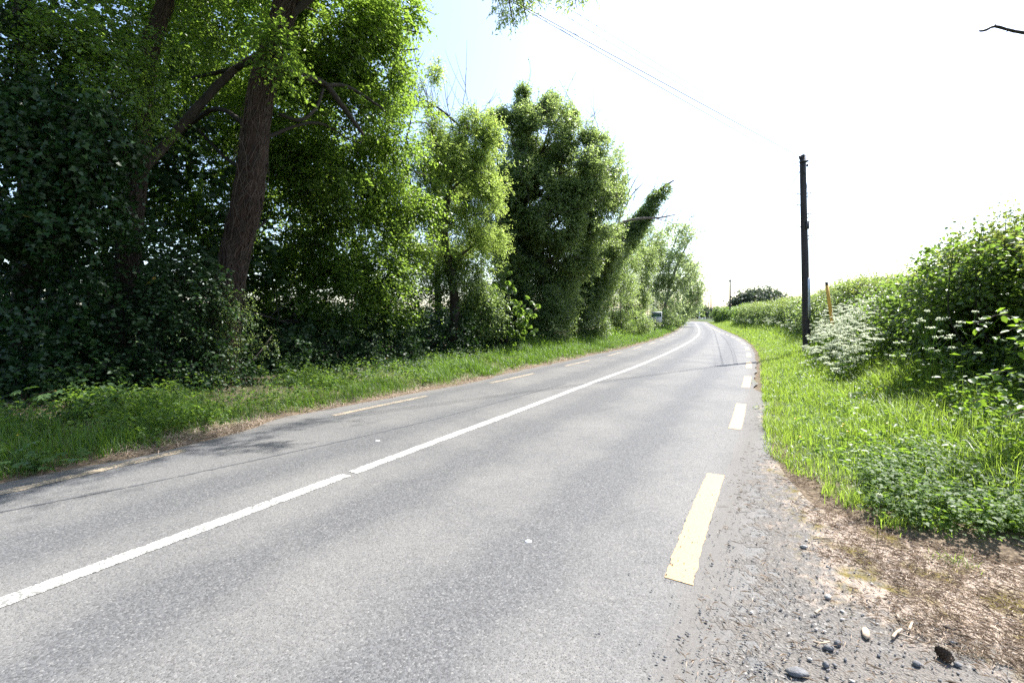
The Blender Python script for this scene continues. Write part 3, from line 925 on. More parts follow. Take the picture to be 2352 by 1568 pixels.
# ------------------------------------------------------------------ trees, shrubs and hedges
def B(px, py, depth, rx, ry, rd, n):
    return (P(px, py, depth), (M(rx, depth), rd, M(ry, depth)), n)
def path(pts, n=24):
    """(px, py, depth, radius px) -> smooth centre line and radii in metres"""
    q = np.array([np.append(P(a, b, d), M(r, d)) for a, b, d, r in pts])
    s = smooth_line(q, None, n)
    return s[:, :3], np.maximum(s[:, 3], .002)
def wood(parent, name, pts, mat, sides=9, bump=.12, seed=0, n=26, label=None):
    c, r = path(pts, n)
    V, T = tube(c, r * .65, sides, bump, seed)
    return tag(build(name, V, T, mat, parent, None, True), label)
def leaves(parent, name, blobs, seed, mat, twigmat=None, label=None, mult=1.0, **kw):
    blobs = [(c, r, max(1, int(n * mult))) for c, r, n in blobs]
    extra = kw.pop('extra', None)
    V, T, r, TV, TT = foliage(blobs, seed, **kw)
    if extra is not None:
        TT = np.vstack([TT, extra[1] + len(TV)])
        TV = np.vstack([TV, extra[0]])
    if twigmat is None:
        return tag(build(name, V, T, mat, parent, r), label)
    V2, T2 = np.vstack([V, TV]), np.vstack([T, TT + len(V)])
    return tag(build(name, V2, T2, [mat, twigmat], parent, np.concatenate([r, np.full(len(TT), .5)]), False, None, np.r_[np.zeros(len(T)), np.ones(len(TT))]), label)
def base_at(px, depth, dz=0.0):
    x = (px - 1176) / F * depth / 1.0
    return np.array([x, depth, float(gz(x, depth)[0]) + dz])
def vines(parent, pts, count, seed, r=.008, off=1.06):
    """ivy stems creeping up a trunk, with loose ends"""
    rng = np.random.default_rng(seed)
    c, rad = path(pts, 60)
    rad = rad * .65
    tan = norm(np.gradient(c, axis=0))
    u = norm(np.cross(tan, np.array([.31, .87, .11])))
    w = np.cross(tan, u)
    b = Buf()
    for k in range(count):
        i0 = rng.integers(0, 44)
        m = rng.integers(8, 22)
        a = rng.uniform(0, 6.28) + np.cumsum(rng.normal(0, .30, m)) + rng.normal(0, .09) * np.arange(m)
        i = np.clip(i0 + np.arange(m), 0, 59)
        lift = off + np.abs(np.cumsum(rng.normal(0, .03, m))) * (rng.uniform() < .4)
        q = c[i] + (u[i] * np.cos(a)[:, None] + w[i] * np.sin(a)[:, None]) * (rad[i] * lift)[:, None]
        V, T = tube(q + rng.normal(0, .008, q.shape), r * rng.uniform(.4, 1.3), 4, cap=False)
        b.add(V, T)
    return b.build('ivy_stems', MAT['vine'], parent, True)
def wispy(parent, roots, seed, length, r, mat, name='bare_twig', up=.8, kids=5, curve=.5):
    """bare forked twigs from given points"""
    rng = np.random.default_rng(seed)
    for p0 in roots:
        b = Buf()
        d = norm(np.array([rng.normal(.15, .35), rng.normal(0, .3), up]))
        L = length * rng.uniform(.6, 1.1)
        t = np.linspace(0, 1, 8)[:, None]
        main = np.asarray(p0) + d * L * t + rng.normal(0, .02 * L, (8, 3)) * t
        b.add(*tube(main, np.linspace(r, r * .35, 8), 4))
        for q in range(kids):
            i = rng.integers(1, 6)
            dd = norm(d + rvec(rng, 1)[0] * .9)
            l2 = L * rng.uniform(.25, .6)
            tt = np.linspace(0, 1, 6)[:, None]
            kid = main[i] + dd * l2 * tt + np.array([0, 0, 1.0]) * curve * l2 * tt ** 2
            b.add(*tube(kid, np.linspace(r * .6, r * .25, 6), 3))
        b.build(name, mat, parent, True)

def spray(parent, roots, seed, length, mat, leaf, up=.9, n=26, kind='diamond'):
    """single leafy shoots that break a crown's outline"""
    rng = np.random.default_rng(seed)
    for p0 in roots:
        d = norm(np.array([rng.normal(.1, .45), rng.normal(0, .4), up]))
        L = length * rng.uniform(.5, 1.15)
        q = smooth_line([p0 - d * L * .5, p0, p0 + d * L * .6 + rvec(rng, 1)[0] * .12 * L, p0 + d * L + rvec(rng, 1)[0] * .3 * L], None, 14)
        V1, T1 = tube(q, np.linspace(.014, .005, 14), 4)
        i = rng.integers(4, 14, n)
        V2, T2, k = leaf_mesh(q[i] + rng.normal(0, leaf[0] * .6, (n, 3)), rvec(rng, n) + d * .4, rvec(rng, n) * .5 + [0, 0, .6], leaf[0] * rng.uniform(.6, 1.1, n), leaf[1], kind)
        build('spray', np.vstack([V1, V2]), np.vstack([T1, T2 + len(V1)]), [MAT['twig'], MAT[mat]], parent, np.r_[np.full(len(T1), .5), np.repeat(rng.uniform(0, 1, n), k)], False, None, np.r_[np.zeros(len(T1)), np.ones(len(T2))])

def boughs(parent, trunk_pts, blobs, seed, r=1.0, toward=.5, n_sub=3, mat='twig'):
    """a forked limb from the trunk to each part of the crown"""
    rng = np.random.default_rng(seed)
    c, rad = path(trunk_pts, 60)
    for ctr, br, n in blobs:
        ctr = np.asarray(ctr) + np.array([0, -br[1] * toward, 0])
        d = np.hypot(*(c[:, :2] - ctr[:2]).T) * .5 + np.abs(c[:, 2] - (ctr[2] - .35 * np.hypot(*(c[:, :2] - ctr[:2]).T)))
        a = c[np.argmin(d)]
        L = np.linalg.norm(ctr - a)
        if L < .3: continue
        m1 = a + (ctr - a) * .3 + np.array([0, 0, .07 * L]) + rng.normal(0, .05 * L, 3)
        m2 = a + (ctr - a) * .65 + np.array([0, 0, .05 * L]) + rng.normal(0, .07 * L, 3)
        q = smooth_line([a, m1, m2, ctr, ctr + (ctr - a) * .25 + rng.normal(0, .08 * L, 3)], None, 16)
        b = Buf().add(*tube(q, np.linspace(.020 + .012 * L, .006, 16) * r, 6, .12, seed))
        for k in range(n_sub):
            i = rng.integers(6, 14)
            e = q[i] + norm((ctr - a) + rvec(rng, 1)[0] * L * .9) * rng.uniform(.4, .9) * max(br)
            b.add(*tube(smooth_line([q[i], (q[i] + e) / 2 + rng.normal(0, .06, 3), e], None, 8), np.linspace(.010 + .003 * L, .004, 8) * r, 4))
        b.build('limb', MAT[mat], parent, True)

# --- big leaning ivy-stemmed tree with the bright beech-like crown
t = empty('leaning_tree', base_at(512, 9.2), 'tall tree with reddish trunk leaning right, wrapped in bare ivy stems, under a bright crown', 'tree')
trunk = [(505, 905, 9.2, 52), (515, 760, 9.2, 46), (530, 640, 9.2, 42), (545, 560, 9.2, 41), (565, 480, 9.15, 43), (577, 400, 9.1, 41), (592, 260, 9.0, 37), (612, 160, 8.95, 33),
         (642, 70, 8.9, 33), (668, -40, 8.85, 32), (700, -170, 8.8, 26), (740, -330, 8.8, 20)]
tr = wood(t, 'trunk', trunk, MAT['redbark'], 16, .16, 1, 60)
vines(tr, trunk, 420, 2, .0065)
limbs = [[(655, 165, 9.0, 12), (740, 190, 9.6, 11), (780, 235, 9.9, 10), (835, 310, 10.2, 5)], [(745, 196, 9.6, 7), (800, 200, 10, 6), (880, 250, 10.6, 3)],
         [(640, 262, 9.2, 6), (690, 276, 9.3, 6), (726, 248, 9.5, 5), (742, 205, 9.6, 5)],  [(580, 300, 9.1, 9), (500, 250, 9.5, 8), (420, 300, 10.3, 7), (360, 360, 10.8, 5)],
         [(660, 40, 8.9, 14), (760, -40, 9.0, 11), (880, -120, 9.2, 7), (1010, -170, 9.0, 5)], [(650, 90, 8.95, 9), (560, 150, 9.8, 8), (440, 180, 10.5, 5)]]
for k, l in enumerate(limbs):
    wood(tr, 'limb', l, MAT['twig'], 7, .12, 10 + k, 20)
beech = [B(790, 60, 10.6, 130, 110, 1.5, 1200), B(875, 110, 11.2, 45, 80, .8, 380), B(700, 290, 12.0, 200, 150, 1.6, 1700), B(850, 330, 12.4, 130, 130, 1.4, 1000), B(570, 110, 12.2, 160, 150, 1.6, 1300),
         B(430, 330, 12.8, 150, 220, 1.4, 1600), B(660, 500, 12.6, 210, 140, 1.5, 1600), B(830, 560, 13.0, 150, 110, 1.4, 1000), B(930, 430, 13.2, 90, 110, 1.2, 600), B(720, 690, 12.6, 170, 70, 1.2, 900),
         B(900, 700, 13.4, 90, 50, 1.2, 420), B(800, 250, 10.8, 70, 60, .6, 240), B(760, 400, 11.4, 120, 60, .6, 380), B(850, 640, 12.0, 110, 40, .7, 260), B(930, 20, 10.5, 16, 50, .4, 60), B(640, 130, 8.4, 34, 80, .25, 70)]
boughs(tr, trunk, [beech[k] for k in (0, 2, 3, 5, 6, 9)], 201, .62, .1, 5)
over = [((-2.4, 8.2, 9.0), (2.4, 1.6, 1.1), 420), ((-4.8, 7.6, 9.4), (2.4, 1.8, 1.3), 480), ((-.2, 8.0, 8.9), (1.5, 1.1, .8), 170), ((-7.2, 8.2, 8.8), (2.2, 1.8, 1.4), 420), ((-6, 10.5, 10.0), (3, 2, 1.5), 520),
        ((-9, 5.0, 9.0), (3, 3, 2.2), 600), ((-10, 0, 8.5), (3.5, 4, 3), 700), ((-11, -5, 8), (3.5, 4, 4), 700), ((-6.5, 4.0, 10.5), (2.6, 3, 1.2), 420), ((-8.5, 10, 12), (5, 4, 2.5), 700)]
leaves(t, 'crown', beech, 5, mult=2.2, mat=MAT['beech'], twigmat=MAT['twig'], leaf=(.085, .029), kind='oval', twig=.5, lpt=13, flat=.62, gap=.49, gs=1.9, floor=.6)
leaves(t, 'unseen_shade_crown', over, 6, MAT['beech'], MAT['twig'], leaf=(.15, .05), kind='diamond', twig=.6, lpt=12, flat=.6, gap=.34, gs=.9)  # unseen crown overhead, widened to shade the left wall from the sky

spray(t, [P(*q) for q in ((935, 20, 10.5), (940, 70, 10.7), (930, 115, 11), (915, 150, 11.1), (900, 180, 11.3), (880, 205, 11.4), (960, 330, 12.4), (970, 400, 13), (975, 470, 13.2))], 7, .9, 'beech', (.085, .029), .1, 34, 'oval')

# --- second ivy-stemmed trunk further left
t = empty('ivy_stemmed_tree', base_at(300, 8.9), 'slimmer trunk wrapped in grey ivy stems in the dark wood at far left', 'tree')
trunk = [(270, 900, 8.9, 34), (285, 700, 8.9, 31), (300, 520, 8.9, 30), (312, 420, 8.9, 28), (325, 320, 8.85, 24), (340, 180, 8.8, 19), (350, 90, 8.7, 21), (378, 10, 8.6, 20), (400, -80, 8.5, 18), (420, -200, 8.4, 14)]
tr = wood(t, 'trunk', trunk, MAT['bark'], 14, .16, 3, 56)
vines(tr, trunk, 190, 4, .007)
wood(tr, 'limb', [(318, 400, 8.9, 17), (390, 320, 9.3, 16), (460, 240, 9.6, 14), (530, 168, 9.9, 12), (600, 120, 10.2, 8)], MAT['bark'], 8, .12, 33)
leaves(t, 'crown', [B(210, 60, 7.9, 105, 80, .9, 420), B(275, 190, 7.9, 45, 50, .4, 150), B(190, 150, 7.7, 120, 70, .8, 420), B(420, 60, 9.6, 110, 70, .8, 420), B(300, 250, 7.6, 70, 50, .5, 150), B(380, -120, 8.4, 260, 90, 1.4, 420)], 8, MAT['beech'], MAT['twig'],
       leaf=(.06, .020), kind='oval', twig=.5, lpt=15, flat=.5, gap=.40, gs=1.6)

# --- ivy wall at far left
t = empty('ivy_clad_tree', base_at(60, 7.6), 'dark tree buried in large glossy ivy leaves at the left edge', 'tree')
tr = wood(t, 'trunk', [(40, 980, 7.8, 40), (60, 700, 7.9, 36), (70, 400, 8.0, 32), (60, 150, 8.0, 30), (40, -100, 8.0, 26)], MAT['bark'], 12, .15, 5)
leaves(t, 'ivy', [B(30, 420, 7.2, 150, 190, .7, 640), B(150, 330, 7.0, 110, 110, .6, 400), B(230, 300, 6.9, 60, 70, .4, 130), B(60, 620, 7.1, 170, 130, .7, 560), B(190, 520, 7.1, 100, 120, .5, 330), B(60, 790, 7.3, 160, 110, .6, 420),
                   B(-60, 100, 7.4, 160, 150, .8, 420), B(90, 250, 7.1, 120, 60, .5, 240)], 9, MAT['ivy'], MAT['twig'],
       leaf=(.082, .038), kind='ivy', twig=.42, lpt=12, flat=.28, droop=-.5, gap=.36, gs=1.6, floor=.35)

# --- understorey of the wood, several shrubs
def shrub(name, label, px, depth, blobs, seed, mat, cat='shrub', group=None, stems=5, **kw):
    b0 = base_at(px, depth)
    t = empty(name, b0, label, cat, group)
    rng = np.random.default_rng(seed)
    b = Buf()
    for k in range(stems):
        c = blobs[k % len(blobs)][0] + rng.normal(0, .25, 3)
        p0 = b0 + np.array([rng.normal(0, .25), rng.normal(0, .2), -.05])
        m = (p0 + c) / 2 + rng.normal(0, .15, 3)
        b.add(*tube(smooth_line([p0, m, c], None, 10), np.linspace(.035, .008, 10), 5))
    b.build('stems', MAT['twig'], t, True)
    kw.setdefault('floor', float(b0[2]) - .02)
    leaves(t, 'foliage', blobs, seed, MAT[mat], MAT['twig'], **kw)
    return t
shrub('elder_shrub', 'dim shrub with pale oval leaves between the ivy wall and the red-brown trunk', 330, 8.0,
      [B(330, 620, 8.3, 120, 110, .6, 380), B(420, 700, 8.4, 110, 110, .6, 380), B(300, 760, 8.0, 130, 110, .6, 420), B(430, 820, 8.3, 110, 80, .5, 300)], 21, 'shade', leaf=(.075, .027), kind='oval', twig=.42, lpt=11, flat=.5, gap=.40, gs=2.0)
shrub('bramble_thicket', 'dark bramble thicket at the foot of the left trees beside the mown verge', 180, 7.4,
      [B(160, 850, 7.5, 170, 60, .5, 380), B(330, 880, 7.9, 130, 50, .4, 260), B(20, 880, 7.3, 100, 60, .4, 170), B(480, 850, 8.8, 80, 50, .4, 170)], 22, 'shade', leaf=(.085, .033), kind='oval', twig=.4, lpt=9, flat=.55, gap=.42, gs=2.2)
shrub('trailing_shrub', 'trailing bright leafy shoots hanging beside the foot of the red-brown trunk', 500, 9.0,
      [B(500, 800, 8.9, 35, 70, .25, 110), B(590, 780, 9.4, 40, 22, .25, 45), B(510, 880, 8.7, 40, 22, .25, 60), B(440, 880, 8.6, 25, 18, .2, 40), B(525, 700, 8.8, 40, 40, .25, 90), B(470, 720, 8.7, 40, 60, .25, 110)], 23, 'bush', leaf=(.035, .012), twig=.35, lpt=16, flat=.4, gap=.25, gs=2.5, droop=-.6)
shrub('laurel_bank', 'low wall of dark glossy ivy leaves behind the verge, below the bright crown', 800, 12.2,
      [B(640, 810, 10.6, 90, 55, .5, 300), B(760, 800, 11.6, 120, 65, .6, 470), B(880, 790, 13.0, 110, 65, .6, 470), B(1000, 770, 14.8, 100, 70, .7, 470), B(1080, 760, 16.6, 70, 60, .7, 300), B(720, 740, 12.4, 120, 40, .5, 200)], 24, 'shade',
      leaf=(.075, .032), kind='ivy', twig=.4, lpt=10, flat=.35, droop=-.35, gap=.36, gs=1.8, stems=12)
rng = np.random.default_rng(25)
bl = []
fl = smooth_line(LEFT, .12)
tl = norm(np.gradient(fl, axis=0))
for k in np.where((fl[:, 1] > 1.5) & (fl[:, 1] < 26))[0]:
    for _ in range(5):
        off = rng.uniform(1.75, 4.2) if fl[k, 1] < 17 else rng.uniform(2.2, 3.4)
        q = fl[k] + np.array([-tl[k, 1], tl[k, 0]]) * off
        h = .06 + .30 * sstep(2.2, 3.4, off) * rng.uniform(.3, 1.3)
        bl.append((np.array([q[0], q[1], float(gz(q[0], q[1])[0]) + h * .6]), (.16, .16, h * .6), 5))
t = empty('creeping_ivy', (-4.5, 9.5, .1), 'creeping ivy and brambles covering the ground under the left trees', 'undergrowth')
t['kind'] = 'stuff'
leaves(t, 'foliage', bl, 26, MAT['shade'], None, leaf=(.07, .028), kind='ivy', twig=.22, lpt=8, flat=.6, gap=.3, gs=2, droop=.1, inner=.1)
def left_herbs(x, y):
    dl = -sdist(L_C, x, y)
    return (dl > .3) & (dl < 2.8) & (vnoise(np.stack([x, y, x * 0], -1), 1.5, 91) > .42)
x, y = scatter_edge(LEFT, -1, left_herbs, 1500, 2.2, 40, .2, 2.9, 92, .8)
rng = np.random.default_rng(93)
bl = [(np.array([a, c, float(g) + h * .5]), (.12 + .01 * c, .12 + .01 * c, h * .55), 4) for a, c, g, h in zip(x, y, gz(x, y), rng.uniform(.08, .28, len(x)))]
V, T, r, TV, TT = foliage(bl, 94, (.055, .019), 'oval', .16, 8, .6, .3, gap=.1, gs=2, inner=.1)
tag(build('weedy_herbs', V, T, MAT['groundleaf'], None, r), 'weeds and dock leaves scattered through the left verge grass', 'weeds', None, 'stuff')
# dark leaf filler, added to stand in for deep shade behind the front row
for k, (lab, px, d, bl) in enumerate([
        ('very dark filler thicket standing in for deep shade behind the ivy wall', 150, 11.0, [B(80, 300, 10.6, 330, 380, 1.2, 420), B(330, 560, 11, 240, 270, 1.0, 360), B(150, 750, 10, 260, 170, 1.0, 260)]),
        ('very dark filler thicket standing in for deep shade behind the red-brown trunk', 560, 14.5, [B(540, 330, 15.5, 220, 300, 1.4, 420), B(520, 700, 13, 170, 170, 1.2, 300), B(700, 800, 14.5, 190, 65, 1.0, 220), B(560, 60, 15.5, 240, 150, 1.4, 260)]),
        ('dark low filler thicket standing in for shade behind the glossy ivy bank', 900, 17.0, [B(860, 770, 17, 190, 60, 1.0, 260), B(1020, 775, 19, 110, 55, 1.0, 160), B(760, 640, 18, 130, 120, 1.2, 170), B(760, 420, 18, 130, 150, 1.2, 170)])]):
    shrub('dark_filler_thicket', lab, px, d, bl, 60 + k, 'shade', 'thicket', None, 6, leaf=(.20, .075), kind='oval', twig=.9, lpt=11, flat=.4, gap=.2, gs=.7)

# --- ash trees with pale leaves
def fronds(blobs, seed, gap=.49, gs=1.7, droop=-.22, L=.085, W=.013, twig=.30, lpt=11):
    return dict(blobs=blobs, seed=seed, leaf=(L, W), kind='diamond', twig=twig, lpt=lpt, flat=.45, droop=droop, gap=gap, gs=gs, spread=.25, inner=.2)
t = empty('ash_tree', base_at(1035, 15.6), 'airy ash tree with pale yellow-green leaves and bare upright tips against the sky', 'tree')
tr = wood(t, 'trunk', [(1040, 790, 15.6, 20), (1045, 700, 15.5, 17), (1035, 620, 15.3, 15), (1020, 540, 15.0, 13), (1030, 450, 14.8, 9), (1050, 360, 14.6, 5), (1055, 290, 14.5, 2.5)], MAT['bark'], 10, .1, 41)
for k, l in enumerate([[(1022, 545, 15, 8), (960, 470, 14.6, 6), (930, 360, 14.2, 4), (945, 270, 13.8, 2), (955, 190, 13.6, 1)], [(1030, 440, 14.8, 5), (1080, 400, 14.8, 4), (1120, 370, 14.8, 2)], [(1035, 600, 15.2, 6), (1090, 560, 15.2, 4), (1120, 500, 15.2, 2)],
                        [(960, 480, 14.6, 4), (900, 430, 14.3, 3), (860, 420, 14, 2)]]):
    wood(tr, 'limb', l, MAT['bark'], 6, .1, 42 + k, 18)
boughs(tr, [(1040, 790, 15.6, 20), (1045, 700, 15.5, 17), (1035, 620, 15.3, 15), (1020, 540, 15.0, 13), (1030, 450, 14.8, 9), (1050, 360, 14.6, 5), (1055, 290, 14.5, 2.5)],
       [B(930, 310, 14, 80, 60, .8, 1), B(1010, 350, 14.3, 70, 55, .7, 1), B(1080, 330, 14.6, 50, 50, .6, 1), B(1105, 400, 14.8, 38, 70, .6, 1), B(1000, 440, 14.6, 90, 70, .8, 1), B(1100, 500, 15, 45, 55, .6, 1), B(1000, 540, 15, 90, 70, .9, 1), B(1080, 590, 15.3, 60, 60, .7, 1), B(935, 220, 13.8, 34, 50, .4, 1)], 203, .8, .9, 3)
leaves(t, 'crown', mult=2.3, twigmat=MAT['twig'], mat=MAT['ash'], **fronds([B(935, 220, 13.8, 34, 50, .4, 150), B(1000, 165, 13.8, 14, 18, .2, 40), B(930, 310, 14, 80, 60, .8, 620), B(985, 260, 14.2, 30, 25, .4, 90), B(1010, 350, 14.3, 70, 55, .7, 520), B(1080, 330, 14.6, 50, 50, .6, 420),
        B(1105, 400, 14.8, 38, 70, .6, 420), B(1060, 440, 14.8, 50, 50, .6, 260), B(1000, 440, 14.6, 90, 70, .8, 560), B(1100, 500, 15, 45, 55, .6, 330), B(1000, 540, 15, 90, 70, .9, 560), B(1080, 590, 15.3, 60, 60, .7, 420), B(930, 560, 15, 60, 60, .7, 260), B(1090, 280, 14.6, 40, 30, .5, 200), B(1125, 340, 14.9, 30, 50, .5, 260), B(1125, 460, 15, 28, 60, .5, 240), B(1140, 330, 15.2, 24, 40, .5, 160), B(1145, 420, 15.4, 24, 60, .5, 200), B(1140, 540, 15.6, 30, 60, .5, 240)], 45))
leaves(t, 'lower_foliage', [B(1050, 650, 15.6, 80, 60, .8, 420), B(1110, 720, 16, 50, 60, .7, 320), B(1000, 600, 16, 70, 40, .7, 220)], 46, MAT['bush'], MAT['twig'], mult=2.5, leaf=(.07, .024), kind='oval', twig=.45, lpt=12, flat=.5, gap=.42, gs=1.4)
spray(t, [P(*q) for q in ((905, 265, 13.9), (935, 205, 13.8), (962, 235, 13.9), (985, 255, 14), (1010, 285, 14.2), (1035, 295, 14.3), (1060, 285, 14.5), (1085, 275, 14.6), (1110, 290, 14.7), (1130, 320, 14.9), (1148, 370, 15.1), (1150, 440, 15.2), (1150, 500, 15.3), (1000, 165, 13.8))], 49, 1.1, 'ash', (.10, .016), n=46)
rng = np.random.default_rng(4)
wispy(t, [P(*q) for q in ((1000, 300, 14.2), (1040, 300, 14.4), (1060, 285, 14.5), (1085, 285, 14.6), (985, 250, 14.0), (1100, 290, 14.7), (1025, 270, 14.3), (960, 170, 13.8))], 47, 1.5, .014, MAT['twig'])

# thick growth closing the gap behind the ash
t = empty('hawthorn_tree', base_at(1010, 18.6), 'plain green hawthorn filling in behind the ash trunk', 'tree')
tr = wood(t, 'trunk', [(1010, 790, 18.6, 14), (1005, 640, 18.6, 11), (1020, 520, 18.5, 7), (1030, 420, 18.4, 3)], MAT['bark'], 8, .14, 141)
leaves(t, 'crown', [B(1000, 450, 18.2, 90, 90, 1.0, 560), B(1070, 520, 18.4, 70, 100, 1.0, 560), B(950, 540, 18.0, 80, 80, .9, 460), B(1100, 620, 18.6, 60, 70, .9, 420), B(1060, 400, 18.4, 70, 60, .9, 420), B(1040, 330, 18.4, 60, 40, .8, 240), B(1110, 720, 18.8, 60, 70, .8, 420)], 142, MAT['bush'], MAT['twig'], mult=2.6, leaf=(.085, .031), twig=.42, lpt=12, flat=.5, gap=.47, gs=1.7)
# the ash overhanging the road: only the hanging tips come into view
t = empty('overhanging_ash', P(1210, -60, 8.2), 'hanging ash twigs with narrow leaves at the top edge, over the road', 'branch')
b = Buf()
for l in ([(1000, -170, 8.9, 6), (1120, -110, 8.4, 4), (1160, -40, 8.1, 2.2), (1172, 20, 8.0, 1.2), (1180, 60, 8.0, .6)], [(1120, -110, 8.4, 3), (1190, -70, 8.1, 2), (1200, 0, 8, 1.4), (1206, 30, 8, 1.0), (1210, 48, 8, .5)], [(1190, -70, 8.1, 3), (1280, -90, 8, 2), (1310, -40, 8, 1.2), (1322, 8, 8, .7), (1326, 22, 8, .4)],
           [(1150, -60, 8.1, 1.4), (1146, -10, 8.1, .8), (1143, 12, 8.1, .5)], [(1200, 10, 8, .8), (1212, 22, 8, .6), (1218, 18, 8, .4)], [(1228, -60, 8, 1.2), (1236, 0, 8, .8), (1247, 18, 8, .4)]):
    c, r = path(l, 14)
    b.add(*tube(c, r * 1.15, 5))
b.build('branches', MAT['twig'], t, True)
leaves(t, 'foliage', twigmat=MAT['twig'], mat=MAT['ash'], **fronds([B(1168, 10, 8.0, 26, 36, .22, 46), B(1190, -40, 8.1, 60, 36, .4, 80), B(1290, -30, 8.0, 60, 22, .3, 46), B(1345, -24, 8.0, 16, 18, .2, 12), B(1060, -110, 8.5, 60, 40, .5, 60)], 48, .2, 2, -.9, .085, .012, .26))
leaves(t, 'unseen_shade_foliage', [((.4, 8.4, 9.9), (1.7, 1.3, .7), 230), ((1.9, 11.0, 10.9), (1.7, 1.3, .6), 190), ((2.8, 13.4, 12.0), (1.6, 1.4, .6), 150), ((-1.0, 6.8, 9.4), (1.7, 1.5, .8), 240)], 49, MAT['ash'], MAT['twig'], leaf=(.13, .03), twig=.5, lpt=12, flat=.5, gap=.4, gs=1.1)  # unseen canopy added to throw dappled shade on the left verge
build('high_limb', *tube(smooth_line([[-5.5, 9.5, 9.0], [-2, 8.6, 9.3], [.6, 9.2, 9.8], [3.2, 13.4, 11.6]], None, 20), np.linspace(.09, .02, 20), 6), MAT['twig'], t, None, True)

# --- ivy and hawthorn tree in the middle
t = empty('hawthorn_tree', base_at(1215, 20.5), 'dense rounded hawthorn with cream blossom on its spiky top, mid hedgerow', 'tree')
tr = wood(t, 'trunk', [(1180, 800, 20.5, 16), (1178, 700, 20.5, 14), (1180, 600, 20.5, 13), (1195, 500, 20.4, 10), (1230, 400, 20.3, 6), (1260, 300, 20.2, 3)], MAT['bark'], 10, .14, 51)
for k, l in enumerate([[(1180, 620, 20.5, 8), (1240, 560, 20.3, 6), (1320, 470, 20.3, 4), (1380, 400, 20.3, 2)], [(1185, 680, 20.5, 7), (1290, 620, 20.8, 5), (1360, 560, 21, 3)], [(1190, 520, 20.4, 6), (1150, 430, 20, 4), (1140, 330, 19.8, 2)]]):
    wood(tr, 'limb', l, MAT['bark'], 6, .12, 52 + k, 18)
haw_trunk = [(1180, 800, 20.5, 16), (1178, 700, 20.5, 14), (1180, 600, 20.5, 13), (1195, 500, 20.4, 10), (1230, 400, 20.3, 6), (1260, 300, 20.2, 3)]
haw = [B(1265, 320, 20.2, 95, 70, 1.3, 1150), B(1180, 350, 20.0, 45, 70, .9, 420), B(1200, 440, 20, 75, 100, 1.2, 1300), B(1320, 400, 20.4, 100, 90, 1.3, 1250), B(1260, 500, 20, 110, 90, 1.2, 1350), B(1360, 470, 21, 70, 80, 1.1, 750), B(1180, 580, 20, 50, 90, .9, 520), B(1150, 420, 19.8, 30, 90, .8, 300), B(1150, 540, 20, 30, 70, .8, 240), B(1290, 600, 20.8, 95, 70, 1.0, 800),
       B(1400, 400, 22, 40, 60, .8, 260), B(1380, 570, 23, 50, 50, .9, 320)]
tips = [B(1200, 225, 20, 9, 20, .15, 40), B(1205, 262, 20, 16, 18, .3, 60), B(1268, 245, 20, 16, 22, .3, 60), B(1150, 275, 19.8, 26, 12, .3, 60), B(1310, 275, 20.2, 24, 14, .3, 60), B(1230, 262, 20.2, 40, 14, .4, 110), B(1350, 330, 20.4, 32, 16, .4, 80), B(1375, 330, 20.6, 18, 16, .3, 50), B(1400, 360, 21, 22, 14, .3, 50)]
boughs(tr, haw_trunk, haw, 202, 1.2, 1.0, 4)
leaves(t, 'crown', haw + tips, 55, mult=6.5, mat=MAT['thorn'], twigmat=MAT['twig'], leaf=(.09, .033), twig=.38, lpt=12, flat=.5, gap=.525, gs=1.9, droop=.1)
leaves(t, 'blossom', [B(1265, 300, 20.0, 110, 50, 1.3, 190), B(1340, 380, 20.2, 90, 60, 1.2, 150)] + [(c, r, 8) for c, r, n in tips], 56, MAT['cream'], None, leaf=(.05, .022), twig=.14, lpt=8, flat=.5, gap=.42, gs=1.4)
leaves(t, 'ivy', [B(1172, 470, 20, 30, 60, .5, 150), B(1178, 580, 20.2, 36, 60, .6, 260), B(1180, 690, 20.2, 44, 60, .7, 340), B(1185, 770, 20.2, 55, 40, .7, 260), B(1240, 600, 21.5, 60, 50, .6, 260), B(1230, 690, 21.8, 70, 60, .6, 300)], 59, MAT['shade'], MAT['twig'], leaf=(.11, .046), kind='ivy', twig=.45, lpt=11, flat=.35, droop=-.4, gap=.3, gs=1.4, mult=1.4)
spray(t, [P(*q) for q in ((1140, 290, 19.8), (1160, 280, 19.9), (1185, 250, 20), (1201, 232, 20), (1225, 262, 20), (1248, 262, 20), (1268, 256, 20), (1290, 272, 20.1), (1312, 285, 20.2), (1335, 300, 20.3), (1355, 315, 20.4), (1375, 335, 20.6), (1395, 350, 20.8), (1412, 380, 21), (1120, 330, 19.6), (1425, 420, 22))], 58, 1.5, 'thorn', (.085, .03), n=44)
wispy(t, [P(*q) for q in ((1400, 440, 21.5), (1390, 470, 21.5), (1410, 480, 21.5), (1425, 470, 21.5), (1440, 500, 22), (1420, 440, 22), (1375, 300, 20.6), (1335, 300, 20.4))], 57, 1.5, .014, MAT['twig'], kids=6)

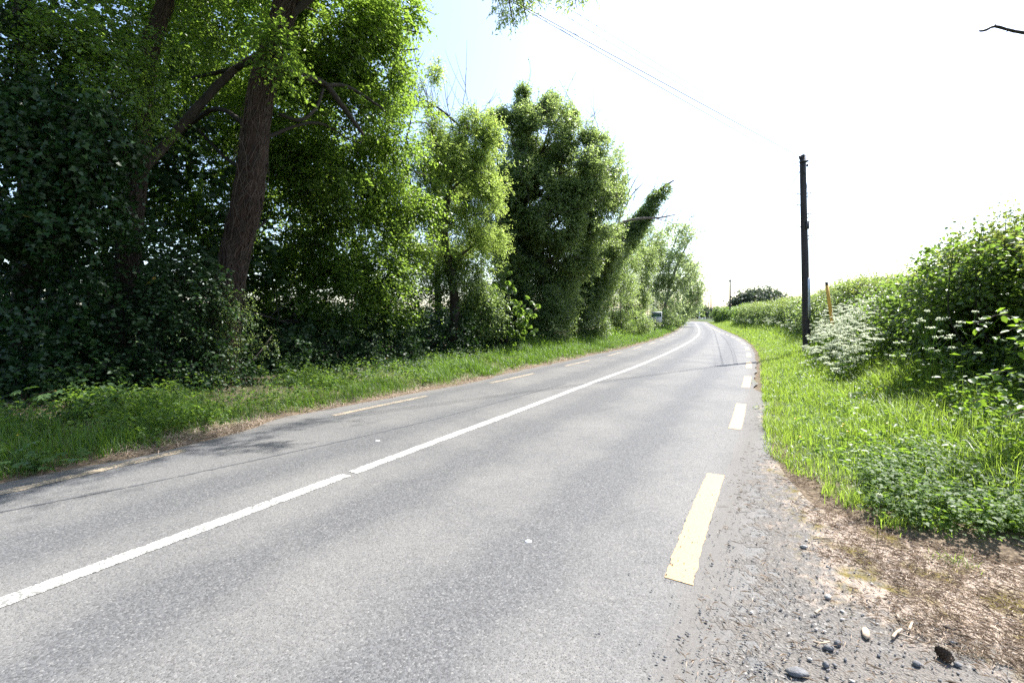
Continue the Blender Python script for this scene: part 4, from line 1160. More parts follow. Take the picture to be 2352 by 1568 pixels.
# --- leaning ivy-clad trunk with dead branches
t = empty('leaning_ivy_trunk', base_at(1320, 23.5), 'ivy-clad dead trunk leaning right over the hedge with bare grey branches', 'tree')
tr = wood(t, 'trunk', [(1315, 760, 23.5, 14), (1335, 680, 23.8, 13), (1365, 610, 24, 12), (1405, 565, 24, 11), (1445, 530, 24, 10), (1480, 490, 24, 8), (1505, 450, 24, 6), (1530, 426, 24, 4), (1548, 414, 24, 2)], MAT['bark'], 10, .14, 61)
for k, l in enumerate([[(1395, 575, 23.7, 5), (1408, 540, 23.1, 5), (1428, 512, 23.1, 4.5), (1470, 502, 23.1, 4), (1515, 500, 23.1, 3), (1554, 492, 23.1, 1.2)], [(1420, 520, 23.1, 3), (1430, 470, 23.1, 2.5), (1450, 430, 23.1, 1.6), (1468, 398, 23.1, .8)], [(1425, 500, 23.1, 2.5), (1450, 450, 23.7, 2), (1478, 420, 23.7, 1)],
                        [(1500, 500, 23.1, 2), (1530, 508, 23.1, 1)], [(1520, 498, 23.1, 1.4), (1540, 470, 23.1, .7)], [(1435, 470, 23.1, 1.6), (1445, 440, 23.1, 1.2), (1440, 400, 23.1, .6)]]):
    wood(tr, 'dead_branch', l, MAT['deadwood'], 6, .1, 62 + k, 16)
rng = np.random.default_rng(63)
pc = smooth_line([P(a, b_, 24) for a, b_ in ((1330, 690), (1365, 615), (1405, 570), (1445, 535), (1480, 495), (1505, 455), (1530, 430))], None, 26)
leaves(t, 'ivy', [(pc[k], np.array([.55, .5, .6]) * np.interp(k, [0, 12, 17, 25], [2.5, 1.7, .85, .34]), int(np.interp(k, [0, 12, 25], [190, 110, 18]))) for k in range(26)], 64, MAT['bush'], None, mult=2.2, leaf=(.085, .036), kind='ivy', twig=.35, lpt=10, flat=.3, droop=-.4, gap=.25, gs=1.5)
wispy(t, [P(*q) for q in ((1440, 480, 23.4), (1455, 460, 23.4), (1470, 470, 23.4), (1425, 450, 23.6), (1440, 440, 23.6), (1500, 440, 23.4))], 65, 1.5, .014, MAT['deadwood'], kids=5, up=1.0)

# --- roadside shrubs below, each one its own
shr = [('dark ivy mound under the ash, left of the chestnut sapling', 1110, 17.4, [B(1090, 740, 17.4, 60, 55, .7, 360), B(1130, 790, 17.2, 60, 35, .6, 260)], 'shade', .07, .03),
       ('shrub with small pale leaves right of the chestnut sapling', 1245, 20.0, [B(1240, 650, 20, 60, 60, .8, 520), B(1260, 720, 20, 60, 60, .8, 560), B(1230, 770, 20, 50, 35, .7, 300)], 'bush', .065, .024),
       ('dense dark green bush at the foot of the leaning ivy trunk', 1325, 23.5, [B(1320, 690, 23.5, 55, 60, .8, 520), B(1340, 745, 23.5, 65, 40, .8, 460), B(1365, 640, 25, 60, 50, .8, 420)], 'bush', .07, .027),
       ('light green bush in front of the leaning trunk, above the verge', 1415, 29.0, [B(1410, 690, 29, 55, 55, .9, 560), B(1420, 610, 28, 50, 50, .8, 420), B(1440, 745, 30, 50, 30, .7, 320), B(1385, 600, 27, 40, 40, .7, 260)], 'thorn', .085, .03),
       ('fresh green bushy hawthorn beyond the leaning trunk', 1475, 36.0, [B(1462, 600, 36, 46, 60, 1.1, 620), B(1458, 680, 36, 34, 50, 1.0, 420), B(1490, 560, 42, 40, 45, 1.0, 360), B(1505, 630, 48, 40, 50, 1.2, 420), B(1505, 690, 50, 30, 22, 1.0, 240), B(1455, 735, 35, 26, 22, .8, 180)], 'thorn', .10, .036)]
for k, (lab, px, d, bl, mt, L, W) in enumerate(shr):
    shrub('hedgerow_shrub', lab, px, d, bl, 70 + k, mt, 'shrub', None, 6, leaf=(L, W), twig=.5, lpt=12, flat=.5, gap=.50, gs=2.0, mult=5.0)
t = empty('flowering_shrub', base_at(1432, 30.5), 'shrub carrying sprays of white blossom behind the auction sign, before the far trees', 'shrub')
leaves(t, 'foliage', [B(1432, 660, 30.5, 40, 40, .6, 320), B(1495, 725, 42, 25, 25, .5, 140)], 78, MAT['thorn'], MAT['twig'], leaf=(.085, .03), twig=.5, lpt=12, flat=.5, gap=.35, gs=1.2)
leaves(t, 'blossom', [B(1440, 640, 30, 40, 18, .4, 60), B(1500, 700, 41, 20, 12, .3, 30)], 79, MAT['cream'], None, leaf=(.07, .03), twig=.2, lpt=10, flat=.4, gap=.25, gs=1.4)

# horse chestnut sapling with big hanging leaves
t = empty('chestnut_sapling', base_at(1160, 16.6), 'chestnut sapling with big drooping bright green leaves in front of the hawthorn', 'sapling')
rng = np.random.default_rng(80)
b = Buf()
V_, T_, R2 = [], [], []
lb = Buf()
stem0 = base_at(1160, 16.6)
for (px, py, d, n) in ((1150, 660, 16.6, 5), (1120, 690, 16.7, 5), (1175, 640, 16.8, 4), (1195, 690, 16.2, 8), (1205, 715, 16.1, 8), (1185, 735, 16.2, 8), (1160, 720, 16.3, 7), (1135, 730, 16.5, 5), (1170, 770, 16.3, 6), (1200, 755, 16.2, 6), (1150, 790, 16.4, 4)):
    tip = P(px, py, d)
    b.add(*tube(smooth_line([stem0, (stem0 + tip) / 2 + rng.normal(0, .1, 3), tip], None, 10), np.linspace(.02, .005, 10), 5))
    for q in range(int(n * 1.8)):
        c = tip + rng.normal(0, .26, 3)
        az = rng.uniform(0, 6.28)
        face = np.array([math.cos(az), math.sin(az), 0])
        for f in range(6):
            a = az + (f - 2.5) * .5
            ax = np.array([[math.cos(a), math.sin(a), -1.0 + rng.normal(0, .25)]])
            V, T, k = leaf_mesh(c[None], ax, np.array([[0, 0, 1.0]]) + face * .5, .24 * (1 - abs(f - 2.5) * .1), .052, 'oval')
            lb.add(V, T, rng.uniform(.3, 1))
b.build('stems', MAT['twig'], t, True)
lb.build('leaves', MAT['hedge'], t)

# far airy trees along the left side
far = [('ash beyond the auction sign with thin grey branches showing through its leaves', 1540, 47, [(1540, 560, 45, 50, 360), (1580, 545, 22, 30, 130), (1555, 620, 50, 45, 420), (1530, 680, 40, 40, 330)], 'far', [[(1522, 750, 6), (1530, 690, 5), (1555, 610, 4), (1590, 540, 1)], [(1530, 690, 4), (1570, 640, 3), (1606, 600, 1)], [(1535, 660, 3), (1540, 590, 2), (1560, 530, .8)]]),
       ('smaller drooping ash leaning over the road before the bend', 1560, 62, [(1580, 625, 28, 28, 330), (1595, 660, 24, 28, 360), (1575, 690, 30, 25, 330), (1555, 715, 28, 20, 220)], 'far', [[(1550, 745, 4), (1560, 710, 3), (1590, 650, 2), (1608, 640, .8)], [(1560, 705, 2.4), (1590, 690, 1.4), (1612, 686, .6)]]),
       ('furthest roadside tree on the left, rounded and dusky, at the bend', 1568, 84, [(1588, 700, 20, 18, 260), (1575, 712, 20, 18, 240), (1600, 690, 12, 12, 120), (1562, 725, 14, 12, 130)], 'far', [[(1566, 742, 3), (1575, 715, 2), (1596, 690, 1)]])]
for k, (lab, px, d, bl, mt, ws) in enumerate(far):
    t = empty('ash_tree', base_at(px, d), lab, 'tree')
    for j, w in enumerate(ws):
        tw = wood(t if j == 0 else tr, 'trunk' if j == 0 else 'limb', [(a, b_, d + .02 * j, r) for a, b_, r in w], MAT['deadwood'], 6, .1, 90 + k * 7 + j, 18)
        tr = tw if j == 0 else tr
    leaves(t, 'crown', [B(a, b_, d, rx, ry, M(rx, d) * .8, n) for a, b_, rx, ry, n in bl], 95 + k, MAT['far'], MAT['twig'], mult=.8, leaf=(.15 + .0012 * d, .042 + .0006 * d), twig=1.0, lpt=13, flat=.45, gap=.42, gs=.6, tw_r=.012)
    wispy(t, [P(bl[0][0] + q * 14 - 20, bl[0][1] - bl[0][3] * .5, d) for q in range(5)], 99 + k, 3.2, .03, MAT['deadwood'], kids=6)
# rough growth at the foot of the left trees further on
t = empty('ivy_undergrowth', base_at(1540, 52), 'dark ivy undergrowth at the foot of the far left trees', 'undergrowth')
leaves(t, 'foliage', [B(1520, 735, 44, 25, 22, .8, 220), B(1545, 733, 55, 22, 16, .8, 200), B(1562, 732, 70, 14, 12, .9, 150), B(1568, 733, 88, 9, 9, .9, 90)], 105, MAT['bush'], MAT['twig'], leaf=(.14, .06), kind='ivy', twig=.6, lpt=11, flat=.4, gap=.3, gs=.8)
# tall herbs along the edge of the left verge
t = empty('verge_weeds', base_at(1290, 20), 'tall nettles and weeds along the hedge foot behind the left verge', 'weeds')
t['kind'] = 'stuff'
leaves(t, 'foliage', [B(1230, 800, 18.6, 50, 14, .5, 220), B(1300, 795, 21, 50, 16, .5, 230), B(1390, 775, 25.5, 50, 16, .6, 260), B(1450, 755, 32, 34, 16, .7, 260), B(1120, 822, 16, 60, 12, .4, 160)], 107, MAT['herb'], None, leaf=(.08, .022), twig=.4, lpt=10, flat=.5, droop=.6, gap=.25, gs=1.5)

# --- right-hand hedge, three stretches
def hedge(label, line, seed, mats, L, W, dens, width=.75, lpt=11, topping=.2):
    """line: (x, y, height) along the middle of the hedge"""
    s = smooth_line(np.array(line), .45)
    s[:, 2] += (vnoise(s * [1, 1, 0], .8, seed) - .5) * .45
    x0, y0 = s[len(s) // 2, :2]
    t = empty('hedge', (x0, y0, float(gz(x0, y0)[0])), label, 'hedge')
    rng = np.random.default_rng(seed)
    blobs, tops = [], []
    b = Buf()
    for k in range(len(s)):
        x, y, h = s[k]
        g = float(gz(x, y)[0])
        for f in (.22, .55, .84):
            q = np.array([x + rng.normal(0, .1), y + rng.normal(0, .1), g + (h - g) * f])
            w = width * (1.05 - .25 * f) * rng.uniform(.62, 1.3)
            blobs.append((q, (w, w, (h - g) * .24), max(2, int(dens * w * 24))))
        tops.append((np.array([x, y, h - .08]), (width * .9, width * .9, .2), max(1, int(dens * topping * 26))))
        if k % 2 == 0:
            p = np.array([x + rng.normal(0, .2), y + rng.normal(0, .2), g - .05])
            b.add(*tube(smooth_line([p, p + [rng.normal(0, .2), rng.normal(0, .2), (h - g) * .5], p + [rng.normal(0, .3), rng.normal(0, .3), (h - g) * .93]], None, 8), np.linspace(.03, .006, 8), 5))
    leaves(t, 'foliage', blobs, seed, MAT[mats[0]], MAT['twig'], extra=(np.vstack(b.v), np.vstack(b.t)), leaf=(L, W), kind='oval', twig=.38, lpt=lpt, flat=.5, gap=.42, gs=1.6, droop=.05, mult=1.3)
    leaves(t, 'young_shoots', tops, seed + 1, MAT[mats[1]], MAT['twig'], leaf=(L, W), kind='oval', twig=.42, lpt=lpt, flat=.5, gap=.38, gs=1.2, droop=.5)
    return t
hedge('bulky near hedge at the right edge, broad-leaved and dark inside', [(9.5, 10.2, 2.2), (8.6, 8.4, 2.42), (7.7, 6.6, 2.38), (7.1, 5.0, 2.28), (6.8, 3.6, 2.15), (6.7, 2.4, 2.1)], 120, ('hedge', 'hedgetop'), .078, .028, 11, 1.05, 10, .22)
hedge('lower hedge behind the white cow parsley, between the tall pole and the bulky hedge', [(14.6, 20.4, 2.5), (13.1, 17.6, 2.55), (12.0, 14.9, 2.5), (11.2, 12.6, 2.45), (10.6, 10.8, 2.4)], 122, ('bush', 'hedgetop'), .07, .025, 9, .85, 11, .2)
hedge('middle stretch of hedge beyond the near telegraph pole, russet along the top', [(28.4, 55, 2.4), (23.2, 40.5, 2.4), (19.4, 30.5, 2.3), (16.4, 24.4, 2.25), (14.8, 21.4, 2.25)], 124, ('bush', 'hedgetop'), .10, .036, 4.2, 1.0, 10)
hedge('neatly clipped far hedge running to the road bend on the right', [(43.0, 95, 2.75), (40, 82, 2.6), (35, 68, 2.5), (29.4, 57, 2.4)], 128, ('hedge', 'hedge'), .16, .06, 2.0, 1.3, 10)

# leggy shoots sticking out above the near hedge
t = empty('hedge_sapling', (7.35, 6.35, float(gz(7.35, 6.35)[0])), 'young sapling with spindly pale shoots rising above the near hedge', 'sapling')
leaves(t, 'foliage', [B(2310, 515, 6.6, 14, 26, .1, 22), B(2250, 545, 6.7, 10, 20, .1, 12), B(2190, 560, 7.4, 8, 18, .1, 10), B(2345, 540, 6.4, 12, 20, .1, 14)], 131, MAT['hedgetop'], MAT['twig'], leaf=(.05, .016), twig=.3, lpt=9, flat=.4, droop=1.2, gap=.1)
b = Buf()
for px, py in ((2310, 500), (2250, 540), (2190, 555), (2345, 530)):
    b.add(*tube(smooth_line([np.array([7.35, 6.35, .3]), P(px, py + 200, 6.6), P(px, py, 6.6)], None, 12), np.linspace(.014, .004, 12), 5))
b.build('stems', MAT['twig'], t, True)
t = empty('dog_rose', (7.2, 7.6, float(gz(7.2, 7.6)[0])), 'spray of larger light green leaves standing out of the near hedge', 'shrub')
leaves(t, 'foliage', [B(2140, 690, 7.4, 40, 55, .3, 130), B(2180, 600, 7.6, 50, 30, .35, 90), B(2260, 640, 6.6, 50, 30, .3, 80)], 133, MAT['hedge'], MAT['twig'], leaf=(.075, .026), kind='oval', twig=.35, lpt=9, flat=.5, gap=.3)
b = Buf()
for px, py, d in ((2140, 690, 7.4), (2180, 600, 7.6), (2260, 640, 6.6)):
    b.add(*tube(smooth_line([np.array([7.2, 7.6, .2]), P(px, py + 90, d + .2), P(px, py, d)], None, 10), np.linspace(.014, .004, 10), 5))
b.build('stems', MAT['twig'], t, True)
t = empty('bramble', (4.6, 4.1, float(gz(4.6, 4.1)[0])), 'arching bramble with big shiny grey-green leaves at the right edge', 'bramble')
rng = np.random.default_rng(140)
b, lb = Buf(), Buf()
for px0, py0, px1, py1, d in ((2420, 900, 2235, 745, 4.2), (2440, 880, 2290, 770, 4.1), (2430, 960, 2240, 870, 3.9), (2400, 1000, 2200, 930, 4.0), (2450, 1010, 2300, 960, 3.7), (2420, 860, 2330, 800, 4.0)):
    c = smooth_line([P(px0, py0 + 160, d + .3), P(px0, py0, d + .2), P((px0 + px1) / 2, py1 - 14, d), P(px1, py1, d)], None, 22)
    b.add(*tube(c, np.linspace(.006, .003, 22), 5))
    for q in range(8, 22):
        for s_ in (-1, 0, 1):
            ax = norm(np.array([[rng.normal(-.4, .6), rng.normal(-.4, .5), rng.normal(-.1, .35)]]))
            V, T, k = leaf_mesh(c[q][None] + rng.normal(0, .03, (1, 3)), ax, np.array([[0, 0, 1.0]]) + rvec(rng, 1) * .4, rng.uniform(.05, .085), rng.uniform(.02, .032), 'oval')
            lb.add(V, T, rng.uniform())
b.build('canes', MAT['vine'], t, True)
lb.build('leaves', MAT['herb'], t)

# trees beyond the hedge on the right and at the end of the road
def clump(name, label, px, d, bl, seed, mat='dusk', L=.5, W=.2, cat='tree', twig=1.6, lpt=10, gap=.36):
    b0 = base_at(px, d)
    t = empty(name, b0, label, cat)
    top = P(px, bl[0][1], d)
    build('trunk', *tube(np.linspace(b0, top, 8), np.linspace(.3, .1, 8), 7), MAT['bark'], t, None, True)
    leaves(t, 'crown', [B(a, b_, d, rx, ry, M(rx, d) * .7, n) for a, b_, rx, ry, n in bl], seed, MAT[mat], None, leaf=(L, W), twig=twig, lpt=lpt, flat=.4, gap=gap, gs=.35)
clump('broad_tree', 'broad dark tree behind the middle hedge, right half of the clump', 1745, 92, [(1745, 684, 40, 19, 340), (1778, 690, 26, 16, 190), (1730, 692, 30, 16, 190)], 150)
clump('broad_tree', 'broad dark tree behind the middle hedge, left half of the clump', 1705, 94, [(1708, 690, 24, 17, 210), (1692, 698, 14, 14, 110), (1720, 696, 20, 14, 130)], 151)
clump('conifer', 'tall dark blue-green tree behind the round bushes at the road end', 1604, 150, [(1604, 714, 12, 12, 240), (1615, 718, 8, 9, 120), (1598, 722, 8, 8, 110)], 152, L=.7, W=.26)
clump('tree_row', 'pale distant tree row above the far clipped hedge', 1650, 230, [(1640, 717, 14, 5, 160), (1665, 718, 16, 5, 170), (1690, 717, 14, 6, 150)], 153, L=1.0, W=.4, cat='trees')
clump('round_bush', 'upper round clipped bush in the garden at the road end', 1611, 133, [(1611.5, 717.5, 4.6, 5, 110)], 154, 'bush', .25, .1, 'bush', .4, 9, .1)
clump('round_bush', 'lower flat-topped round bush in the garden at the road end', 1611, 131, [(1611.5, 726, 4.6, 3.6, 110)], 155, 'bush', .25, .1, 'bush', .4, 9, .1)
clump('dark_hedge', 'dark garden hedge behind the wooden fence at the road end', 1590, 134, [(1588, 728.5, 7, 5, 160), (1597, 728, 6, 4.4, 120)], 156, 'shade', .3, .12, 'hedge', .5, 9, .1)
# the fields beyond left get a distant hedge so the horizon is not bare
clump('distant_hedge', 'distant field hedge glimpsed below the left trees', 700, 140, [(200, 722, 300, 8, 700), (700, 722, 300, 8, 700), (1200, 722, 250, 8, 600)], 157, L=1.2, W=.5, cat='hedge', twig=2.0)

# ------------------------------------------------------------------ poles, wires, sign, marker
def seg_tube(a, b, r, sides=6, r2=None):
    return tube(np.linspace(a, b, 3), np.linspace(r, r if r2 is None else r2, 3), sides)
p_top, p_bot = P(1843.5, 357, 16.4), P(1853.5, 806, 16.4)
p_bot[2] = float(gz(p_bot[0], 16.4)[0]) - .1
t = empty('telegraph_pole', (p_bot[0], 16.4, p_bot[2] + .1), 'tall dark wooden telegraph pole with climbing steps, beside the near right hedge', 'telegraph pole')
def on_pole(py):
    f = (py - 357) / (806 - 357)
    return p_top + (P(1853.5, 806, 16.4) - p_top) * f
n = 16
build('shaft', *tube(np.linspace(p_bot, p_top, n), np.linspace(.128, .098, n), 14, .03, 3), MAT['pole'], t, None, True)
for py, s in ((443, 1), (490, 1), (540, 1), (445, -1), (470, -1), (519, -1)):
    c = on_pole(py)
    b = Buf()
    b.add(*seg_tube(c + [s * .08, 0, 0], c + [s * .27, -.03, .025], .013))
    b.add(*seg_tube(c + [s * .25, -.03, .015], c + [s * .25, -.03, .05], .012))
    if s > 0:
        b.add(*seg_tube(c + [s * .24, -.03, .02], c + [s * .1, 0, -.16], .009))
    b.build('step', MAT['dkmetal'], t, True)
c = on_pole(517)
b = Buf()
b.add(*box(c + [.03, -.125, 0], (.11, .06, .24))).add(*box(c + [.03, -.125, .13], (.125, .075, .03)))
b.build('junction_box', MAT['dkmetal'], t)
c0, c1 = on_pole(636), on_pole(708)
b = Buf()
for dx in (-.022, .022):
    V, T = tube(np.linspace(c0 + [.045 + dx, -.125, 0], c1 + [.045 + dx, -.13, -.35], 4), .026, 10)
    b.add(V, T)
b.build('cable_guard', MAT['metal'], t, True)
b = Buf()
b.add(*tube(smooth_line([on_pole(420) + [.04, -.11, 0], on_pole(440) + [.07, -.105, 0], on_pole(500) + [.09, -.1, 0], on_pole(560) + [.06, -.118, 0], on_pole(640) + [.045, -.125, 0]], None, 30), .008, 5))
b.build('down_cable', MAT['cable'], t, True)
top_l = on_pole(362) + np.array([-.13, -.03, .02])
for c, sc in ((on_pole(362) + [-.12, -.03, 0], 1.0), (on_pole(380) + [.14, -.03, 0], .9), (on_pole(384) + [-.10, -.05, 0], .8), (on_pole(398) + [-.02, -.12, 0], .8), (on_pole(415) + [-.11, -.03, 0], .7)):
    b = Buf()
    b.add(*tube(np.array([c + [0, 0, -.05 * sc], c + [0, 0, -.01], c + [0, 0, .02], c + [0, 0, .05 * sc]]), np.array([.035, .03, .045, .02]) * sc, 9))
    b.add(*seg_tube(c, c * [1, 1, 1] + [(on_pole(380)[0] - c[0]) * .7, .05, 0], .014))
    b.build('insulator', MAT['dkmetal'], t, True)
b = Buf()
b.add(*seg_tube(on_pole(366) + [-.11, -.04, 0], on_pole(350) + [.05, -.08, .05], .008))
b.add(*box(on_pole(372) + [0, -.06, 0], (.24, .16, .05)))
b.build('top_bracket', MAT['dkmetal'], t)

def wire(name, label, a, q, t_end, sag, r, group=None):
    e = a + (q - a) * t_end
    u = np.linspace(0, 1, 70)[:, None]
    uq = 1 / t_end
    e = e + np.array([0, 0, sag * 4 * uq * (1 - uq) / uq])
    p = a + (e - a) * u
    p[:, 2] -= sag * 4 * u[:, 0] * (1 - u[:, 0])
    return tag(build(name, *tube(p, r, 5), MAT['wire'], None, None, True), label, 'wire', group)
wire('overhead_wire', 'thickest overhead wire, lowest of the sheaf reaching the tall pole', top_l, P(1176, 0, 8.42), 5.5, .35, .0095)
wire('overhead_wire', 'thin wire running just under the thickest overhead wire', on_pole(384) + np.array([-.1, -.05, 0]), P(1172, 2, 8.3), 5.5, .5, .0075)
wire('overhead_wire', 'faint overhead wire, middle one of the sheaf above the road', on_pole(366) + np.array([0, -.05, .05]), P(1238, 0, 8.6), 5.5, .4, .0055)
wire('overhead_wire', 'faint topmost overhead wire, crossing the hanging ash twigs furthest right', on_pole(362) + np.array([.1, -.03, .05]), P(1276, 0, 8.8), 5.5, .4, .0055)

def far_pole(px, ytop, d, label, r0=.13, r1=.09, mat='pole', hidden=None, group=None):
    top = P(px, ytop, d)
    base = np.array([P(px, 740, d)[0], d, 0.0])
    base[2] = float(gz(base[0], base[1])[0]) - .1
    t = empty('telegraph_pole' if mat == 'pole' else 'lamp_post', (base[0], d, base[2]), label, 'telegraph pole' if mat == 'pole' else 'post', group)
    build('shaft', *tube(np.linspace(base, top, 6), np.linspace(r0, r1, 6), 8), MAT[mat], t, None, True)
    b = Buf()
    b.add(*tube(np.array([top + [0, 0, -.55], top + [0, 0, -.5], top + [0, 0, -.3], top + [0, 0, -.25]]), np.array([r1, r1 * 1.7, r1 * 1.7, r1]), 8))
    b.build('collar', MAT['dkmetal'], t, True)
    return top
tp2 = far_pole(1677, 640, 82, 'second telegraph pole standing in the far clipped hedge', .16, .11)
tp3 = far_pole(1633, 676, 140, 'third telegraph pole, thin and dark beyond the far hedge end', .18, .12)
tp4 = far_pole(1628, 694, 205, 'furthest telegraph pole, shortest and faint, left of the third', .2, .14)
far_pole(1606.5, 717, 124, 'plain grey post at the road end before the garden', .12, .11, 'metal')
wire('overhead_wire', 'thin slanting wire from the tall pole down to the second pole', on_pole(392) + np.array([-.11, -.02, 0]), on_pole(392) + (tp2 - on_pole(392)) * .2, 5.0, .5, .012)
wire('overhead_wire', 'hair-thin upper wire from the tall pole top to the second pole', top_l, top_l + (tp2 - top_l) * .2, 5.0, .5, .003)

# yellow-capped marker stake in front of the hedge
a, c = P(1899, 655, 13.9), P(1907.5, 715, 13.9)
e = a + (c - a) * 2.2
e[2] = max(e[2], float(gz(e[0], 13.9)[0]) - .05)
t = empty('marker_stake', (e[0], 13.9, e[2]), 'leaning yellow-orange marker stake with dark tip, in front of the near hedge', 'stake')
build('stake', *tube(np.linspace(a, e, 5), .045, 10), MAT['marker'], t, None, True)
build('cap', *tube(np.linspace(a + (a - c) * .12, a, 3), .04, 10), MAT['dkmetal'], t, None, True)

# auction board
def text_mesh(name, s, size, mat, parent, origin, rot, wide=1.0):
    cu = bpy.data.curves.new('lettering', 'FONT')
    cu.body = s
    cu.size = size
    cu.align_x = 'CENTER'
    cu.align_y = 'CENTER'
    cu.extrude = .002
    tmp = bpy.data.objects.new('lettering_curve', cu)
    COL.objects.link(tmp)
    dg = bpy.context.evaluated_depsgraph_get()
    me = bpy.data.meshes.new_from_object(tmp.evaluated_get(dg))
    bpy.data.objects.remove(tmp)
    bpy.data.curves.remove(cu)
    me.materials.clear()
    me.materials.append(mat)
    o = bpy.data.objects.new(name, me)
    COL.objects.link(o)
    o.parent = parent
    o.location = origin
    o.rotation_euler = rot
    o.scale = (wide, 1, 1)
    return o
SD = 36.0
sc_ = P(1508, 727.5, SD)
sg_base = np.array([sc_[0] - .1, SD + .05, 0.0]); sg_base[2] = float(gz(sg_base[0], sg_base[1])[0])
t = empty('auction_sign', sg_base, 'auction board on a dark post at the left verge, dark green above and white below', 'sign')
az = math.atan2(sc_[0], sc_[1])
ang = -az * .75
h0 = sc_[2] - sg_base[2]
build('post', *box(np.array([sg_base[0], sg_base[1] + .05, sg_base[2] + h0 * .5 - .1]), (.09, .06, h0 + .5), ang), MAT['dkmetal'], t)
W_, H_ = .76, .78
def sbox(name, dx, dz, w, h, mat, dy=0.0, th=.02):
    c = np.array([sc_[0] + dx * math.cos(ang) + dy * math.sin(ang) * -1, sc_[1] + dx * math.sin(ang) + dy * math.cos(ang), sc_[2] + dz])
    return build(name, *box(c, (w, th, h), ang), mat, t)
sbox('backing_board', 0, 0, W_ + .05, H_ + .05, MAT['sign_white'], .0, .02)
sbox('upper_panel', 0, .187, W_ - .02, .37, MAT['sign_dark'], -.014, .008)
for s, dz, size, m, wd in (('Edward Carey', .37, .165, 'letter_pale', .95), ('PROPERTY LTD', .235, .07, 'letter_green', 1.1), ('(044) 934 5084', .105, .11, 'letter_green', 1.1), ('AUCTION', -.10, .17, 'letter_dark', .95), ('LOT 1', -.245, .10, 'letter_dark', 1), ('C. 8.6 Ac / 3.48 Ha', -.385, .10, 'letter_dark', .85)):
    dy = -.021 if dz > 0 else -.013
    c = np.array([sc_[0] - dy * math.sin(ang), sc_[1] + dy * math.cos(ang), sc_[2] + dz * .78]) - sg_base
    size *= .78
    text_mesh('lettering', s, size, MAT[m], t, c, (math.pi / 2, 0, ang), wd)

# the garden at the end of the road
x0, x1 = P(1580, 730, 129)[0], P(1606, 730, 129)[0]
t = empty('wooden_fence', ((x0 + x1) / 2, 129, 0), 'low weathered board fence across the end of the road', 'fence')
b = Buf()
for k, x in enumerate(np.arange(x0, x1, .22)):
    b.add(*box((x, 129, .33 + .02 * (k % 2)), (.17, .03, .72)))
b.build('boards', MAT['wood'], t)
build('rail', *box(((x0 + x1) / 2, 129.06, .45), (x1 - x0, .05, .09)), MAT['wood'], t)
x0, x1 = P(1608, 730, 130)[0], P(1617, 730, 130)[0]
t = empty('garden_wall', ((x0 + x1) / 2, 130, 0), 'short pale rendered wall with piers right of the grey post', 'wall')
build('wall', *box(((x0 + x1) / 2, 130, .4), (x1 - x0, .22, .95)), MAT['render'], t)
for x in (x0 - .2, x1 + .2):
    b = Buf().add(*box((x, 130, .5), (.36, .36, 1.25))).add(*box((x, 130, 1.16), (.46, .46, .08)))
    b.build('pier', MAT['render'], t)
x0, x1 = x1 + .7, x1 + 2.4
t = empty('garden_gate', ((x0 + x1) / 2, 130, 0), 'dark barred garden gate between the pale wall and the far hedge', 'gate')
b = Buf()
for x in np.linspace(x0, x1, 9):
    b.add(*box((x, 130, .5), (.05, .05, 1.05)))
for z in (.15, .95):
    b.add(*box(((x0 + x1) / 2, 130.05, z), (x1 - x0, .04, .07)))
b.build('bars', MAT['dkmetal'], t)

# bare twig reaching in from the right, near the top edge
t = empty('bare_branch', P(2440, 75, 5.0), 'bare dark twig reaching in from the right edge against white sky', 'branch')
b = Buf()
c, r = path([(2480, 100, 5, 4.5), (2400, 82, 5, 4), (2352, 76, 5, 3.4), (2320, 70, 5, 3.2), (2285, 61, 5, 3.0), (2268, 68, 5, 2.6), (2258, 71, 5, 2.4), (2248, 71, 5, 1.2)], 26)
b.add(*tube(c, r, 6, .3, 7))
for l in ([(2285, 61, 5, 2.2), (2287, 56, 4.98, .8)], [(2256, 71, 5, 1.4), (2248, 75, 5, .5)], [(2318, 70, 5, 1.6), (2309, 75, 5, .6)], [(2262, 70, 5, 1.2), (2254, 74, 5, .5)]):
    c, r = path(l, 6)
    b.add(*tube(c, r, 5))
b.build('twig', MAT['twig'], t, True)

